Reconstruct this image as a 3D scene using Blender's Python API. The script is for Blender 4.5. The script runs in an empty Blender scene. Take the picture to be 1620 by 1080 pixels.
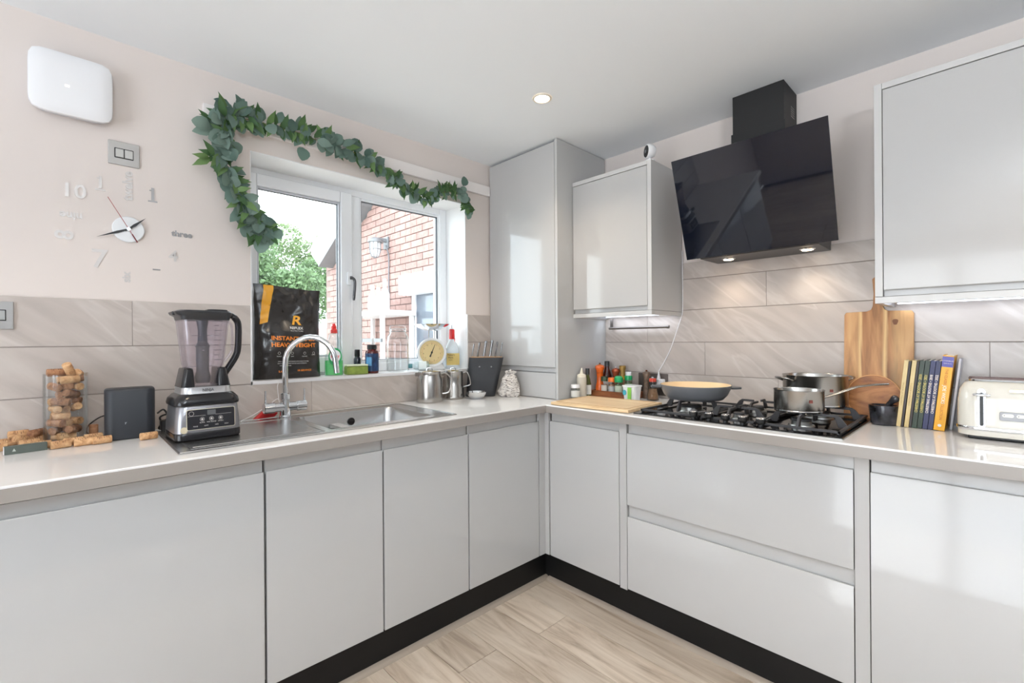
import bpy, math, random
from mathutils import Vector, Matrix, noise
PI = math.pi
C = bpy.context.scene.collection
SC = bpy.context.scene

# ------------------------------------------------------------------ camera, world, light, exposure
cam = bpy.data.cameras.new('camera'); camo = bpy.data.objects.new('camera', cam); C.objects.link(camo)
cam.sensor_width = 36.0; cam.lens = 36 * 736.96 / 1620; cam.shift_y = -2.67 / 1620; cam.clip_start = 0.02
YAW = math.radians(46.12); ROLL = math.radians(0.38)
camo.matrix_world = (Matrix.Translation((-2.3715, -2.2004, 1.2362)) @ Matrix.Rotation(YAW - PI/2, 4, 'Z')
                     @ Matrix.Rotation(PI/2, 4, 'X') @ Matrix.Rotation(-ROLL, 4, 'Z'))
SC.camera = camo
SC.view_settings.view_transform = 'Standard'; SC.view_settings.look = 'None'
SC.view_settings.gamma = 1; SC.view_settings.exposure = 0.28; SC.view_settings.use_curve_mapping = False

SKY = 5.6
w = bpy.data.worlds.new('sky'); SC.world = w; w.use_nodes = True
nt = w.node_tree; nt.nodes.clear()
wo = nt.nodes.new('ShaderNodeOutputWorld'); bg = nt.nodes.new('ShaderNodeBackground')
tc = nt.nodes.new('ShaderNodeTexCoord'); nz = nt.nodes.new('ShaderNodeTexNoise'); cr = nt.nodes.new('ShaderNodeValToRGB')
nz.inputs['Scale'].default_value = 2.2; nz.inputs['Detail'].default_value = 5
cr.color_ramp.elements[0].color = (.74, .86, 1, 1); cr.color_ramp.elements[0].position = .35
cr.color_ramp.elements[1].color = (.93, .97, 1, 1); cr.color_ramp.elements[1].position = .6
nt.links.new(tc.outputs['Generated'], nz.inputs['Vector']); nt.links.new(nz.outputs['Fac'], cr.inputs['Fac'])
nt.links.new(cr.outputs['Color'], bg.inputs['Color']); bg.inputs['Strength'].default_value = SKY
nt.links.new(bg.outputs[0], wo.inputs[0])

def area(name, loc, rot, sx, sy, power, col=(1, 1, 1), portal=False, spread=None):
    l = bpy.data.lights.new(name, 'AREA'); l.shape = 'RECTANGLE'; l.size = sx; l.size_y = sy; l.energy = power; l.color = col
    if portal: l.cycles.is_portal = True
    if spread: l.spread = spread
    o = bpy.data.objects.new(name, l); C.objects.link(o); o.location = loc; o.rotation_euler = rot
    return o
RX0, RY0, H = -5.0, -4.6, 2.3256          # room extents: x RX0..0, y RY0..0
# portals: the sky enters at the kitchen window and the patio doors
area('portal_kitchen_window', (-1.216, .24, 1.56), (-PI/2, 0, 0), 1.16, 1.0, 1, portal=True)
area('portal_patio', (RX0 - .05, -1.9, 1.08), (0, -PI/2, 0), 2.1, 2.0, 1, portal=True)

# ------------------------------------------------------------------ materials
def L(c):
    return tuple((x/12.92 if x <= .04045 else ((x+.055)/1.055)**2.4) for x in c)
def rgb(r, g, b): return L((r/255, g/255, b/255)) + (1,)
MATS = {}
def mat(name, col=(200, 200, 200), rough=.5, metal=0, spec=.5, emit=None, es=0, coat=0, bump=0, bscale=50, var=0, vscale=5, stretch=(1, 1, 1), aniso=0, trans=0, alpha=1, sss=0):
    if name in MATS: return MATS[name]
    m = bpy.data.materials.new(name); m.use_nodes = True; MATS[name] = m
    n = m.node_tree; b = n.nodes['Principled BSDF']; c = rgb(*col)
    b.inputs['Base Color'].default_value = c; b.inputs['Roughness'].default_value = rough; b.inputs['Metallic'].default_value = metal
    b.inputs['Specular IOR Level'].default_value = spec; b.inputs['Coat Weight'].default_value = coat; b.inputs['Coat Roughness'].default_value = .03
    b.inputs['Transmission Weight'].default_value = trans; b.inputs['Alpha'].default_value = alpha
    if emit: b.inputs['Emission Color'].default_value = rgb(*emit); b.inputs['Emission Strength'].default_value = es
    if bump or var:
        t = n.nodes.new('ShaderNodeTexCoord'); mp = n.nodes.new('ShaderNodeMapping'); mp.inputs['Scale'].default_value = stretch
        n.links.new(t.outputs['Object'], mp.inputs['Vector'])
        if var:
            z = n.nodes.new('ShaderNodeTexNoise'); z.inputs['Scale'].default_value = vscale; z.inputs['Detail'].default_value = 6
            n.links.new(mp.outputs[0], z.inputs['Vector'])
            r = n.nodes.new('ShaderNodeValToRGB'); r.color_ramp.elements[0].position = .3; r.color_ramp.elements[1].position = .7
            r.color_ramp.elements[0].color = tuple(x*(1-var) for x in c[:3]) + (1,)
            r.color_ramp.elements[1].color = tuple(min(1, x*(1+var*.6)) for x in c[:3]) + (1,)
            n.links.new(z.outputs['Fac'], r.inputs['Fac']); n.links.new(r.outputs['Color'], b.inputs['Base Color'])
        if bump:
            z = n.nodes.new('ShaderNodeTexNoise'); z.inputs['Scale'].default_value = bscale; z.inputs['Detail'].default_value = 3
            n.links.new(mp.outputs[0], z.inputs['Vector'])
            bp = n.nodes.new('ShaderNodeBump'); bp.inputs['Strength'].default_value = bump; bp.inputs['Distance'].default_value = .002
            n.links.new(z.outputs['Fac'], bp.inputs['Height']); n.links.new(bp.outputs[0], b.inputs['Normal'])
    return m

def glass(name, tint=(255, 255, 255), gloss=.10, rough=.01, haze=0):
    if name in MATS: return MATS[name]
    m = bpy.data.materials.new(name); m.use_nodes = True; MATS[name] = m
    n = m.node_tree; n.nodes.clear()
    o = n.nodes.new('ShaderNodeOutputMaterial'); tr = n.nodes.new('ShaderNodeBsdfTransparent'); gl = n.nodes.new('ShaderNodeBsdfGlossy')
    tr.inputs['Color'].default_value = rgb(*tint); gl.inputs['Roughness'].default_value = rough
    lw = n.nodes.new('ShaderNodeLayerWeight'); lw.inputs['Blend'].default_value = .14
    mul = n.nodes.new('ShaderNodeMath'); mul.operation = 'MULTIPLY_ADD'; mul.inputs[1].default_value = .4; mul.inputs[2].default_value = gloss * .4
    n.links.new(lw.outputs['Fresnel'], mul.inputs[0])
    mx = n.nodes.new('ShaderNodeMixShader'); n.links.new(mul.outputs[0], mx.inputs[0])
    src = tr
    if haze:
        df = n.nodes.new('ShaderNodeBsdfDiffuse'); df.inputs['Color'].default_value = rgb(*tint)
        m2 = n.nodes.new('ShaderNodeMixShader'); m2.inputs[0].default_value = haze
        n.links.new(tr.outputs[0], m2.inputs[1]); n.links.new(df.outputs[0], m2.inputs[2]); src = m2
    n.links.new(src.outputs[0], mx.inputs[1]); n.links.new(gl.outputs[0], mx.inputs[2]); n.links.new(mx.outputs[0], o.inputs[0])
    return m

def nodes_mat(name):
    m = bpy.data.materials.new(name); m.use_nodes = True; MATS[name] = m
    return m, m.node_tree, m.node_tree.nodes['Principled BSDF']

def ramp(n, els):
    r = n.nodes.new('ShaderNodeValToRGB')
    while len(r.color_ramp.elements) < len(els): r.color_ramp.elements.new(.5)
    for e, (p, c) in zip(r.color_ramp.elements, els): e.position = p; e.color = rgb(*c)
    return r
def obj_rand_coord(n, scale, rotz=0, use_rand=True, coord='Object', rot=None):
    t = n.nodes.new('ShaderNodeTexCoord'); mp = n.nodes.new('ShaderNodeMapping'); mp.inputs['Scale'].default_value = scale
    if rot: mp.inputs['Rotation'].default_value = rot
    n.links.new(t.outputs[coord], mp.inputs['Vector'])
    if use_rand:
        oi = n.nodes.new('ShaderNodeObjectInfo'); vm = n.nodes.new('ShaderNodeVectorMath'); vm.operation = 'ADD'
        cb = n.nodes.new('ShaderNodeCombineXYZ'); mu = n.nodes.new('ShaderNodeMath'); mu.operation = 'MULTIPLY'; mu.inputs[1].default_value = 37
        n.links.new(oi.outputs['Random'], mu.inputs[0])
        for i in range(3): n.links.new(mu.outputs[0], cb.inputs[i])
        n.links.new(mp.outputs[0], vm.inputs[0]); n.links.new(cb.outputs[0], vm.inputs[1])
        return vm.outputs[0], oi
    return mp.outputs[0], None

def tile_mat(name, rot):
    m, n, b = nodes_mat(name)
    v, oi = obj_rand_coord(n, (1, 1, 1), rot=rot)
    mp = n.nodes.new('ShaderNodeMapping'); mp.inputs['Scale'].default_value = (.9, .9, 4.6); n.links.new(v, mp.inputs['Vector'])
    z = n.nodes.new('ShaderNodeTexNoise'); z.inputs['Scale'].default_value = 2.4; z.inputs['Detail'].default_value = 7; z.inputs['Distortion'].default_value = 1.1
    n.links.new(mp.outputs[0], z.inputs['Vector'])
    r = ramp(n, [(.30, (178, 168, 161)), (.48, (188, 178, 171)), (.62, (194, 185, 178)), (.80, (206, 198, 192))])
    n.links.new(z.outputs['Fac'], r.inputs['Fac'])
    # thin pale and dark veins
    z2 = n.nodes.new('ShaderNodeTexNoise'); z2.inputs['Scale'].default_value = 1.3; z2.inputs['Detail'].default_value = 4; z2.inputs['Distortion'].default_value = .6
    n.links.new(mp.outputs[0], z2.inputs['Vector'])
    s = n.nodes.new('ShaderNodeMath'); s.operation = 'SUBTRACT'; s.inputs[1].default_value = .5; n.links.new(z2.outputs['Fac'], s.inputs[0])
    a = n.nodes.new('ShaderNodeMath'); a.operation = 'ABSOLUTE'; n.links.new(s.outputs[0], a.inputs[0])
    rv = n.nodes.new('ShaderNodeValToRGB'); rv.color_ramp.elements[0].position = 0; rv.color_ramp.elements[0].color = (.28, .28, .28, 1)
    rv.color_ramp.elements[1].position = .028; rv.color_ramp.elements[1].color = (0, 0, 0, 1); n.links.new(a.outputs[0], rv.inputs['Fac'])
    mx = n.nodes.new('ShaderNodeMix'); mx.data_type = 'RGBA'; mx.inputs['B'].default_value = rgb(222, 216, 211)
    n.links.new(rv.outputs['Color'], mx.inputs['Factor']); n.links.new(r.outputs['Color'], mx.inputs['A'])
    n.links.new(mx.outputs['Result'], b.inputs['Base Color'])
    b.inputs['Roughness'].default_value = .22; b.inputs['Specular IOR Level'].default_value = .45
    return m
tileA = tile_mat('tile_stone_window_wall', (0, math.radians(-36), 0))
tileB = tile_mat('tile_stone_hob_wall', (math.radians(-38), 0, 0))

def wood_mat(name, cols, scale, rough=.4, bands=None, dist=1.5, freq=1.0):
    m, n, b = nodes_mat(name)
    v, oi = obj_rand_coord(n, scale)
    z = n.nodes.new('ShaderNodeTexNoise'); z.inputs['Scale'].default_value = 1.0 * freq; z.inputs['Detail'].default_value = 8; z.inputs['Roughness'].default_value = .62; z.inputs['Distortion'].default_value = dist
    n.links.new(v, z.inputs['Vector'])
    r = ramp(n, cols); n.links.new(z.outputs['Fac'], r.inputs['Fac'])
    hs = n.nodes.new('ShaderNodeHueSaturation'); mr = n.nodes.new('ShaderNodeMapRange'); mr.inputs['To Min'].default_value = .90; mr.inputs['To Max'].default_value = 1.08
    n.links.new(oi.outputs['Random'], mr.inputs['Value']); n.links.new(mr.outputs[0], hs.inputs['Value']); n.links.new(r.outputs['Color'], hs.inputs['Color'])
    n.links.new(hs.outputs['Color'], b.inputs['Base Color']); b.inputs['Roughness'].default_value = rough
    return m
plank_m = wood_mat('oak_plank', [(.28, (150, 134, 118)), (.42, (182, 166, 149)), (.55, (200, 186, 170)), (.75, (214, 202, 188))], (14, 1.6, 10), .38, dist=1.8)
acacia_m = wood_mat('acacia', [(.30, (110, 68, 36)), (.42, (165, 112, 66)), (.55, (196, 146, 94)), (.72, (218, 176, 124))], (14, 14, 1.6), .45, dist=2.0)
acacia_d = wood_mat('acacia_round', [(.30, (96, 56, 28)), (.45, (158, 98, 50)), (.6, (190, 128, 72)), (.8, (205, 150, 92))], (10, 3, 10), .4, dist=3)
bamboo_m = wood_mat('bamboo', [(.3, (205, 172, 128)), (.5, (224, 194, 152)), (.7, (234, 208, 170))], (30, 3, 30), .45, dist=.4)
cork_m = wood_mat('cork', [(.3, (146, 100, 64)), (.45, (196, 150, 106)), (.6, (214, 172, 128)), (.8, (228, 192, 150))], (60, 60, 60), .8, dist=.5)
cork_d = wood_mat('cork_dark', [(.3, (112, 74, 52)), (.5, (158, 112, 80)), (.7, (184, 138, 104))], (60, 60, 60), .8, dist=.5)
tray_m = wood_mat('tray_wood', [(.3, (98, 56, 32)), (.5, (134, 80, 48)), (.7, (158, 102, 64))], (6, 6, 30), .3)
brick_m = wood_mat('brick_red', [(.3, (144, 116, 109)), (.5, (158, 128, 121)), (.7, (168, 140, 133))], (8, 8, 8), .9)

WALL = mat('wall_paint', (224, 214, 208), .6, spec=.3, var=.02, vscale=1.2)
CEIL = mat('ceiling_paint', (240, 243, 246), .7, spec=.2)
GLOSSW = mat('gloss_door', (186, 185, 184), .09, spec=.5, coat=.0)
CARC = mat('carcass_white', (188, 187, 187), .25)
CARCIN = mat('carcass_shadow', (150, 148, 146), .6)
RAILM = mat('handle_channel', (205, 204, 204), .2)
TOPM = mat('quartz_top', (234, 233, 232), .07, spec=.7)
EDGE_SHADED = mat('quartz_edge_shaded', (152, 145, 140), .18)  # same quartz as the top; the front's shade is put into this colour
PLINTH = mat('plinth_black', (9, 9, 10), .5, spec=.3)
UPVC = mat('window_plastic', (248, 250, 253), .25)
STEEL = mat('brushed_steel', (172, 169, 165), .24, metal=1, bump=.02, bscale=200, stretch=(1, 1, 40))
SINKM = mat('sink_steel', (186, 186, 186), .27, metal=1)
CHROME = mat('chrome', (225, 227, 230), .06, metal=1)
BRUSH = mat('satin_nickel', (176, 176, 174), .35, metal=1)
BLACK = mat('black_plastic', (22, 23, 25), .35)
BLACKG = mat('black_gloss', (10, 11, 13), .06, spec=.6)
MATTEB = mat('matte_black', (26, 26, 27), .6)
CAST = mat('cast_iron', (62, 61, 63), .5, spec=.4)
WHITE = mat('white_plastic', (238, 238, 240), .35)
WHITEG = mat('white_gloss', (240, 240, 240), .12)
GREYP = mat('grey_plastic', (120, 122, 125), .4)
GROUT = mat('grout', (150, 140, 134), .9)
RUBBER = mat('rubber_black', (14, 14, 15), .7)
PANE = glass('pane_glass', (250, 253, 252), .06)
JARG = glass('jar_glass', (252, 253, 253), .10)
SMOKE = glass('smoky_jug', (246, 243, 247), .14, haze=.035)

# ------------------------------------------------------------------ geometry helpers: (verts, faces)
def box(x0, x1, y0, y1, z0, z1):
    v = [(x0,y0,z0),(x1,y0,z0),(x1,y1,z0),(x0,y1,z0),(x0,y0,z1),(x1,y0,z1),(x1,y1,z1),(x0,y1,z1)]
    return v, [(0,3,2,1),(4,5,6,7),(0,1,5,4),(1,2,6,5),(2,3,7,6),(3,0,4,7)]
def cbox(c, s): return box(c[0]-s[0]/2, c[0]+s[0]/2, c[1]-s[1]/2, c[1]+s[1]/2, c[2]-s[2]/2, c[2]+s[2]/2)
def merge(*gs):
    V, F = [], []
    for v, f in gs:
        k = len(V); V += list(v); F += [tuple(i+k for i in q) for q in f]
    return V, F
def xf(g, M):
    return [tuple(M @ Vector(p)) for p in g[0]], g[1]
def mv(g, x=0, y=0, z=0): return [(a+x, b+y, c+z) for a, b, c in g[0]], g[1]
def T(x=0, y=0, z=0): return Matrix.Translation((x, y, z))
def R(a, ax='Z'): return Matrix.Rotation(math.radians(a), 4, ax)
def lathe(prof, n=32, cap0=True, cap1=True, sx=1, sy=1):
    V, F = [], []
    for r, z in prof:
        for i in range(n):
            a = 2*PI*i/n; V.append((r*math.cos(a)*sx, r*math.sin(a)*sy, z))
    for k in range(len(prof)-1):
        for i in range(n):
            j = (i+1) % n; F.append((k*n+i, k*n+j, (k+1)*n+j, (k+1)*n+i))
    if cap0: F.append(tuple(range(n-1, -1, -1)))
    if cap1: F.append(tuple((len(prof)-1)*n+i for i in range(n)))
    return V, F
def cyl(r, z0, z1, n=24, x=0, y=0): return mv(lathe([(r, z0), (r, z1)], n), x, y)
def shell(prof, n=32, t=.002):                     # open vessel: outside profile then inside back down
    p = prof + [(max(r-t, .0005), z) for r, z in reversed(prof[1:])] + [(max(prof[1][0]-t, .0005)*.02, prof[0][1]+t)]
    return lathe(p, n, True, True)
def tube(pts, r, n=10, closed=False, caps=True):
    P = [Vector(p) for p in pts]; m = len(P); V, F = [], []
    rr = r if isinstance(r, (list, tuple)) else [r]*m
    up = None
    for i in range(m):
        a = P[(i-1) % m] if closed or i > 0 else P[i]; b = P[(i+1) % m] if closed or i < m-1 else P[i]
        t = (b-a).normalized()
        if up is None:
            up = t.orthogonal().normalized()
        else:
            up = (up - t*up.dot(t))
            up = up.normalized() if up.length > 1e-6 else t.orthogonal().normalized()
        s = t.cross(up)
        for k in range(n):
            q = 2*PI*k/n; V.append(tuple(P[i] + up*math.cos(q)*rr[i] + s*math.sin(q)*rr[i]))
    for i in range(m if closed else m-1):
        for k in range(n):
            l = (k+1) % n; j = (i+1) % m; F.append((i*n+k, i*n+l, j*n+l, j*n+k))
    if caps and not closed:
        F.append(tuple(range(n-1, -1, -1))); F.append(tuple((m-1)*n+k for k in range(n)))
    return V, F
def smooth_pts(pts, k=6):                          # Catmull-Rom
    P = [Vector(p) for p in pts]; out = []
    for i in range(len(P)-1):
        p0 = P[max(i-1, 0)]; p1 = P[i]; p2 = P[i+1]; p3 = P[min(i+2, len(P)-1)]
        for j in range(k):
            t = j/k; out.append(.5*((2*p1)+(-p0+p2)*t+(2*p0-5*p1+4*p2-p3)*t*t+(-p0+3*p1-3*p2+p3)*t**3))
    out.append(P[-1]); return out
def prism(poly, a, b, axis='z'):                   # poly (u,v) -> extruded along axis
    n = len(poly)
    def mk(u, v, w):
        return {'z': (u, v, w), 'y': (u, w, v), 'x': (w, u, v)}[axis]
    V = [mk(u, v, a) for u, v in poly] + [mk(u, v, b) for u, v in poly]
    F = [tuple(range(n-1, -1, -1)), tuple(range(n, 2*n))] + [(i, (i+1) % n, n+(i+1) % n, n+i) for i in range(n)]
    return V, F
def rrect(x0, x1, y0, y1, r, k=5):
    p = []
    for cx, cy, a0 in ((x1-r, y0+r, -90), (x1-r, y1-r, 0), (x0+r, y1-r, 90), (x0+r, y0+r, 180)):
        for i in range(k+1):
            a = math.radians(a0+90*i/k); p.append((cx+r*math.cos(a), cy+r*math.sin(a)))
    return p
def loft(rings, cap=True):
    n = len(rings[0]); V = [p for r in rings for p in r]; F = []
    for k in range(len(rings)-1):
        for i in range(n):
            j = (i+1) % n; F.append((k*n+i, k*n+j, (k+1)*n+j, (k+1)*n+i))
    if cap: F.append(tuple(range(n-1, -1, -1))); F.append(tuple((len(rings)-1)*n+i for i in range(n)))
    return V, F
def slab(xs, ys, solid, z0, z1):                   # grid slab with holes, only outer faces, welded
    V = {}; F = []
    def vid(i, j, k):
        return V.setdefault((i, j, k), len(V))
    nx, ny = len(xs)-1, len(ys)-1
    S = lambda i, j: 0 <= i < nx and 0 <= j < ny and solid((xs[i]+xs[i+1])/2, (ys[j]+ys[j+1])/2)
    for i in range(nx):
        for j in range(ny):
            if not S(i, j): continue
            F.append((vid(i,j,1), vid(i+1,j,1), vid(i+1,j+1,1), vid(i,j+1,1)))
            F.append((vid(i,j,0), vid(i,j+1,0), vid(i+1,j+1,0), vid(i+1,j,0)))
            if not S(i-1, j): F.append((vid(i,j+1,0), vid(i,j,0), vid(i,j,1), vid(i,j+1,1)))
            if not S(i+1, j): F.append((vid(i+1,j,0), vid(i+1,j+1,0), vid(i+1,j+1,1), vid(i+1,j,1)))
            if not S(i, j-1): F.append((vid(i,j,0), vid(i+1,j,0), vid(i+1,j,1), vid(i,j,1)))
            if not S(i, j+1): F.append((vid(i+1,j+1,0), vid(i,j+1,0), vid(i,j+1,1), vid(i+1,j+1,1)))
    vs = [None]*len(V)
    for (i, j, k), q in V.items(): vs[q] = (xs[i], ys[j], z1 if k else z0)
    return vs, F

def mesh_of(name, g, m, smooth=True):
    me = bpy.data.meshes.new(name); me.from_pydata([tuple(p) for p in g[0]], [], g[1])
    ms = m if isinstance(m, (list, tuple)) else [m]
    for x in ms: me.materials.append(x)
    me.validate()
    if smooth:
        me.polygons.foreach_set('use_smooth', [True]*len(me.polygons))
        me.set_sharp_from_angle(angle=math.radians(38))
    me.update()
    return me
def link(name, me, parent=None, loc=None, rot=None, bevel=0, seg=2, label=None):
    o = bpy.data.objects.new(name, me); C.objects.link(o)
    if parent is not None: o.parent = parent
    if loc is not None: o.location = loc
    if rot is not None: o.rotation_euler = rot
    if bevel:
        b = o.modifiers.new('bevel', 'BEVEL'); b.width = bevel; b.segments = seg; b.limit_method = 'ANGLE'; b.angle_limit = math.radians(40); b.harden_normals = True
    if label: o['label'] = label
    return o
def obj(name, g, m, parent=None, **k):
    return link(name, mesh_of(name, g, m, k.pop('smooth', True)), parent, **k)
def flip(g): return g[0], [tuple(reversed(f)) for f in g[1]]

class Th:
    """An Empty at the thing's base; parts are given in local or (w=True) world coordinates."""
    def __init__(s, name, label, cat, loc=(0,0,0), rotz=0, group=None):
        s.e = bpy.data.objects.new(name, None); C.objects.link(s.e); s.e.empty_display_size = .05
        s.e.location = loc; s.e.rotation_euler = (0, 0, math.radians(rotz)); s.loc = loc
        s.e['label'] = label; s.e['category'] = cat
        if group: s.e['group'] = group
    def p(s, name, g, m, par=None, w=False, **k):
        if w: g = mv(g, -s.loc[0], -s.loc[1], -s.loc[2])
        return obj(name, g, m, par or s.e, **k)
def single(name, g, m, label, cat, group=None, **k):
    o = obj(name, g, m, **k); o['label'] = label; o['category'] = cat
    if group: o['group'] = group
    return o
def struct(name, g, m, parent=None, **k):
    o = obj(name, g, m, parent, **k)
    if parent is None: o['kind'] = 'structure'
    return o
def sempty(name):
    o = bpy.data.objects.new(name, None); C.objects.link(o); o['kind'] = 'structure'; return o

def text_geo(s, size, align='CENTER', ext=.0004, bold=0, sx=1.0, space=1.0):
    cu = bpy.data.curves.new('lettering', 'FONT'); cu.body = s; cu.size = size; cu.align_x = align; cu.align_y = 'CENTER'
    cu.extrude = ext; cu.offset = bold; cu.resolution_u = 3; cu.space_character = space
    o = bpy.data.objects.new('lettering', cu); C.objects.link(o)
    bpy.context.view_layer.update()
    me = bpy.data.meshes.new_from_object(o.evaluated_get(bpy.context.evaluated_depsgraph_get()))
    g = ([(v.co.x*sx, v.co.y, v.co.z) for v in me.vertices], [tuple(p.vertices) for p in me.polygons])
    C.objects.unlink(o); bpy.data.objects.remove(o); bpy.data.curves.remove(cu); bpy.data.meshes.remove(me)
    return g
# orientation of flat text (x right, y up, z towards viewer):
FA = Matrix(((1,0,0,0),(0,0,-1,0),(0,1,0,0),(0,0,0,1)))      # facing -y (on the window wall)
FB = Matrix(((0,0,-1,0),(-1,0,0,0),(0,1,0,0),(0,0,0,1)))     # facing -x (on the hob wall): text right = -y
# ------------------------------------------------------------------ room shell
ZT = .91
WX0, WX1, WZ0, WZ1, WY = -1.797, -.635, 1.066, 2.05, .19
wa = sempty('wall_back')
obj('plaster', merge(box(RX0-.1, WX0, .0, .3, 0, H), box(WX1, .1, .0, .3, 0, H), box(WX0, WX1, 0, .3, 0, WZ0-.012), box(WX0, WX1, 0, .3, WZ1, H)), WALL, wa, smooth=False)
wb = sempty('wall_right')
obj('plaster', box(0, .1, RY0-.1, 0, 0, H), WALL, wb, smooth=False)
PY0, PY1 = -2.9, -.9
struct('wall_left', merge(box(RX0-.1, RX0, RY0, PY0, 0, H), box(RX0-.1, RX0, PY1, 0, 0, H), box(RX0-.1, RX0, PY0, PY1, 2.13, H)), WALL, smooth=False)
struct('wall_front', box(RX0, 0, RY0-.1, RY0, 0, H), mat('wall_bounce_cut', (138, 138, 140), .6), smooth=False)  # unseen wall, its grey put in to cut bounce onto the window-side doors
struct('ceiling', box(RX0-.1, .1, RY0-.1, .3, H, H+.1), CEIL, smooth=False)
fl = sempty('floor')
obj('subfloor', box(RX0-.1, .1, RY0-.1, .0, -.06, -.0125), mat('floor_joint', (92, 80, 68), .8), fl, smooth=False)
# floor planks, laid along y
edges = [-.566 - .1885*i for i in range(-3, 24)]
random.seed(4)
starts = {0: -1.62, 1: -.8625, 2: -1.42, 3: -.81, 4: -1.25, 5: -.95}
PL = 1.22; pk = 0; pcache = {}
for i in range(len(edges)-1):
    x1, x0 = edges[i], edges[i+1]
    if x0 > .0 or x1 < RX0: continue
    x1 = min(x1, 0)
    ci = i-3
    s = starts.get(ci, -random.random()*PL)
    y = s + math.ceil((0-s)/PL)*PL
    while y > RY0:
        ya, yb = max(y-PL, RY0), min(y, 0)
        if yb-ya > .02:
            ln = yb-ya
            me = mesh_of('plank', xf(box(-(x1-x0)/2+.0007, (x1-x0)/2-.0007, -ln/2+.0007, ln/2-.0007, -.012, 0), T()), plank_m, False)
            o = link('plank', me, fl, ((x0+x1)/2, (ya+yb)/2, 0), bevel=.0008, seg=1)
        y -= PL

# tiles -------------------------------------------------------------
rows = [(.91, 1.0475), (1.0495, 1.2165), (1.2185, 1.3855), (1.3875, 1.5475), (1.5495, 1.6345)]
TL = 1.018; TH = .008
def tiles_A(x0, x1, za, zb, seam):
    xs = [seam + TL*k for k in range(-4, 5)]
    cuts = [x0] + [q for q in xs if x0+.01 < q < x1-.01] + [x1]
    for a, b in zip(cuts[:-1], cuts[1:]):
        cx, cz = (a+b)/2, (za+zb)/2
        me = mesh_of('tile', box(a-cx+.0007, b-cx-.0007, -TH, 0, za-cz+.0006, zb-cz-.0006), tileA, False)
        link('tile', me, wa, (cx, 0, cz), bevel=.0008, seg=1)
def tiles_B(y0, y1, za, zb, seam):
    ys = [seam + TL*k for k in range(-4, 5)]
    cuts = [y0] + [q for q in ys if y0+.01 < q < y1-.01] + [y1]
    for a, b in zip(cuts[:-1], cuts[1:]):
        cy, cz = (a+b)/2, (za+zb)/2
        me = mesh_of('tile', box(-TH, 0, a-cy+.0007, b-cy-.0007, za-cz+.0006, zb-cz-.0006), tileB, False)
        link('tile', me, wb, (0, cy, cz), bevel=.0008, seg=1)
tiles_A(-3.2, -.0, .91, 1.054, -1.549)
for seam, (a, b) in zip((-2.70, -2.191), ((1.056, 1.222), (1.224, 1.388))):
    tiles_A(-3.2, WX0-.002, a, b, seam); tiles_A(WX1+.002, -.0, a, b, -.3)
obj('grout', merge(box(-3.2, -.0, -.006, 0, .91, 1.058), box(-3.2, WX0-.003, -.006, 0, 1.058, 1.387), box(WX1+.003, 0, -.006, 0, 1.058, 1.387)), GROUT, wa, smooth=False)
for seam, (a, b) in zip((-.487, -1.166, -1.86, -1.457, -.95), rows):
    if a < 1.54: tiles_B(-3.0, 0, a, b, seam)
    else: tiles_B(-1.92, -1.03, a, b, seam)
obj('grout', merge(box(-.006, 0, -3.0, 0, .91, 1.5475), box(-.006, 0, -1.92, -1.03, 1.5475, 1.633)), GROUT, wb, smooth=False)

# kitchen window ----------------------------------------------------
win = sempty('window_1')
obj('sill_board', box(WX0, WX1, -.009, .2, WZ0-.012, WZ0), mat('sill_white', (236, 236, 238), .25), win, bevel=.001)
RW = mat('reveal_white', (240, 240, 240), .55)
obj('reveal', merge(box(WX0, WX0+.004, .0, .2, WZ0, WZ1), box(WX1-.004, WX1, .0, .2, WZ0, WZ1), box(WX0, WX1, .0, .2, WZ1-.004, WZ1)), RW, win, smooth=False)
obj('tile_trim', merge(box(WX0-.004, WX0+.002, -.011, -.001, WZ0-.016, 1.39), box(WX0-.004, WX1+.004, -.011, -.009, WZ0-.014, WZ0+.0), box(WX1-.002, WX1+.004, -.011, -.001, WZ0-.016, 1.39)), WHITE, win, smooth=False)
y0, y1 = WY, WY+.07
def frame(x0, x1, z0, z1, t, ya, yb):
    tl, tr, tb, tt = t if isinstance(t, tuple) else (t,)*4
    return merge(box(x0, x0+tl, ya, yb, z0, z1), box(x1-tr, x1, ya, yb, z0, z1), box(x0+tl, x1-tr, ya, yb, z0, z0+tb), box(x0+tl, x1-tr, ya, yb, z1-tt, z1))
obj('window_frame', frame(WX0+.002, WX1-.003, WZ0, WZ1, (.05, .05, .05, .038), y0, y1), UPVC, win, bevel=.004)
obj('mullion', box(-1.262, -1.212, y0, y1, WZ0+.05, WZ1-.038), UPVC, win, bevel=.004)
sash = obj('sash', frame(-1.775, -1.262, WZ0+.012, WZ1-.03, (.052, .062, .078, .058), y0-.016, y0+.045), UPVC, win, bevel=.006)
obj('sash_bead', frame(-1.724, -1.323, WZ0+.089, 1.963, .010, y0-.006, y0+.03), mat('bead_grey', (198, 200, 206), .4), sash, bevel=.003)
obj('fixed_bead', frame(-1.213, -.684, WZ0+.049, WZ1-.037, .014, y0+.008, y0+.04), UPVC, win, bevel=.004)
obj('gasket', merge(frame(-1.716, -1.331, WZ0+.097, 1.955, .004, y0+.006, y0+.02), frame(-1.2, -.698, WZ0+.062, WZ1-.05, .004, y0+.014, y0+.03)), mat('gasket_black', (70, 74, 80), .6), win)
obj('window_pane', box(-1.715, -1.332, y0+.018, y0+.022, WZ0+.098, 1.954), PANE, win, smooth=False)
obj('window_pane', box(-1.2, -.698, y0+.022, y0+.026, WZ0+.063, WZ1-.051), PANE, win, smooth=False)
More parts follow.
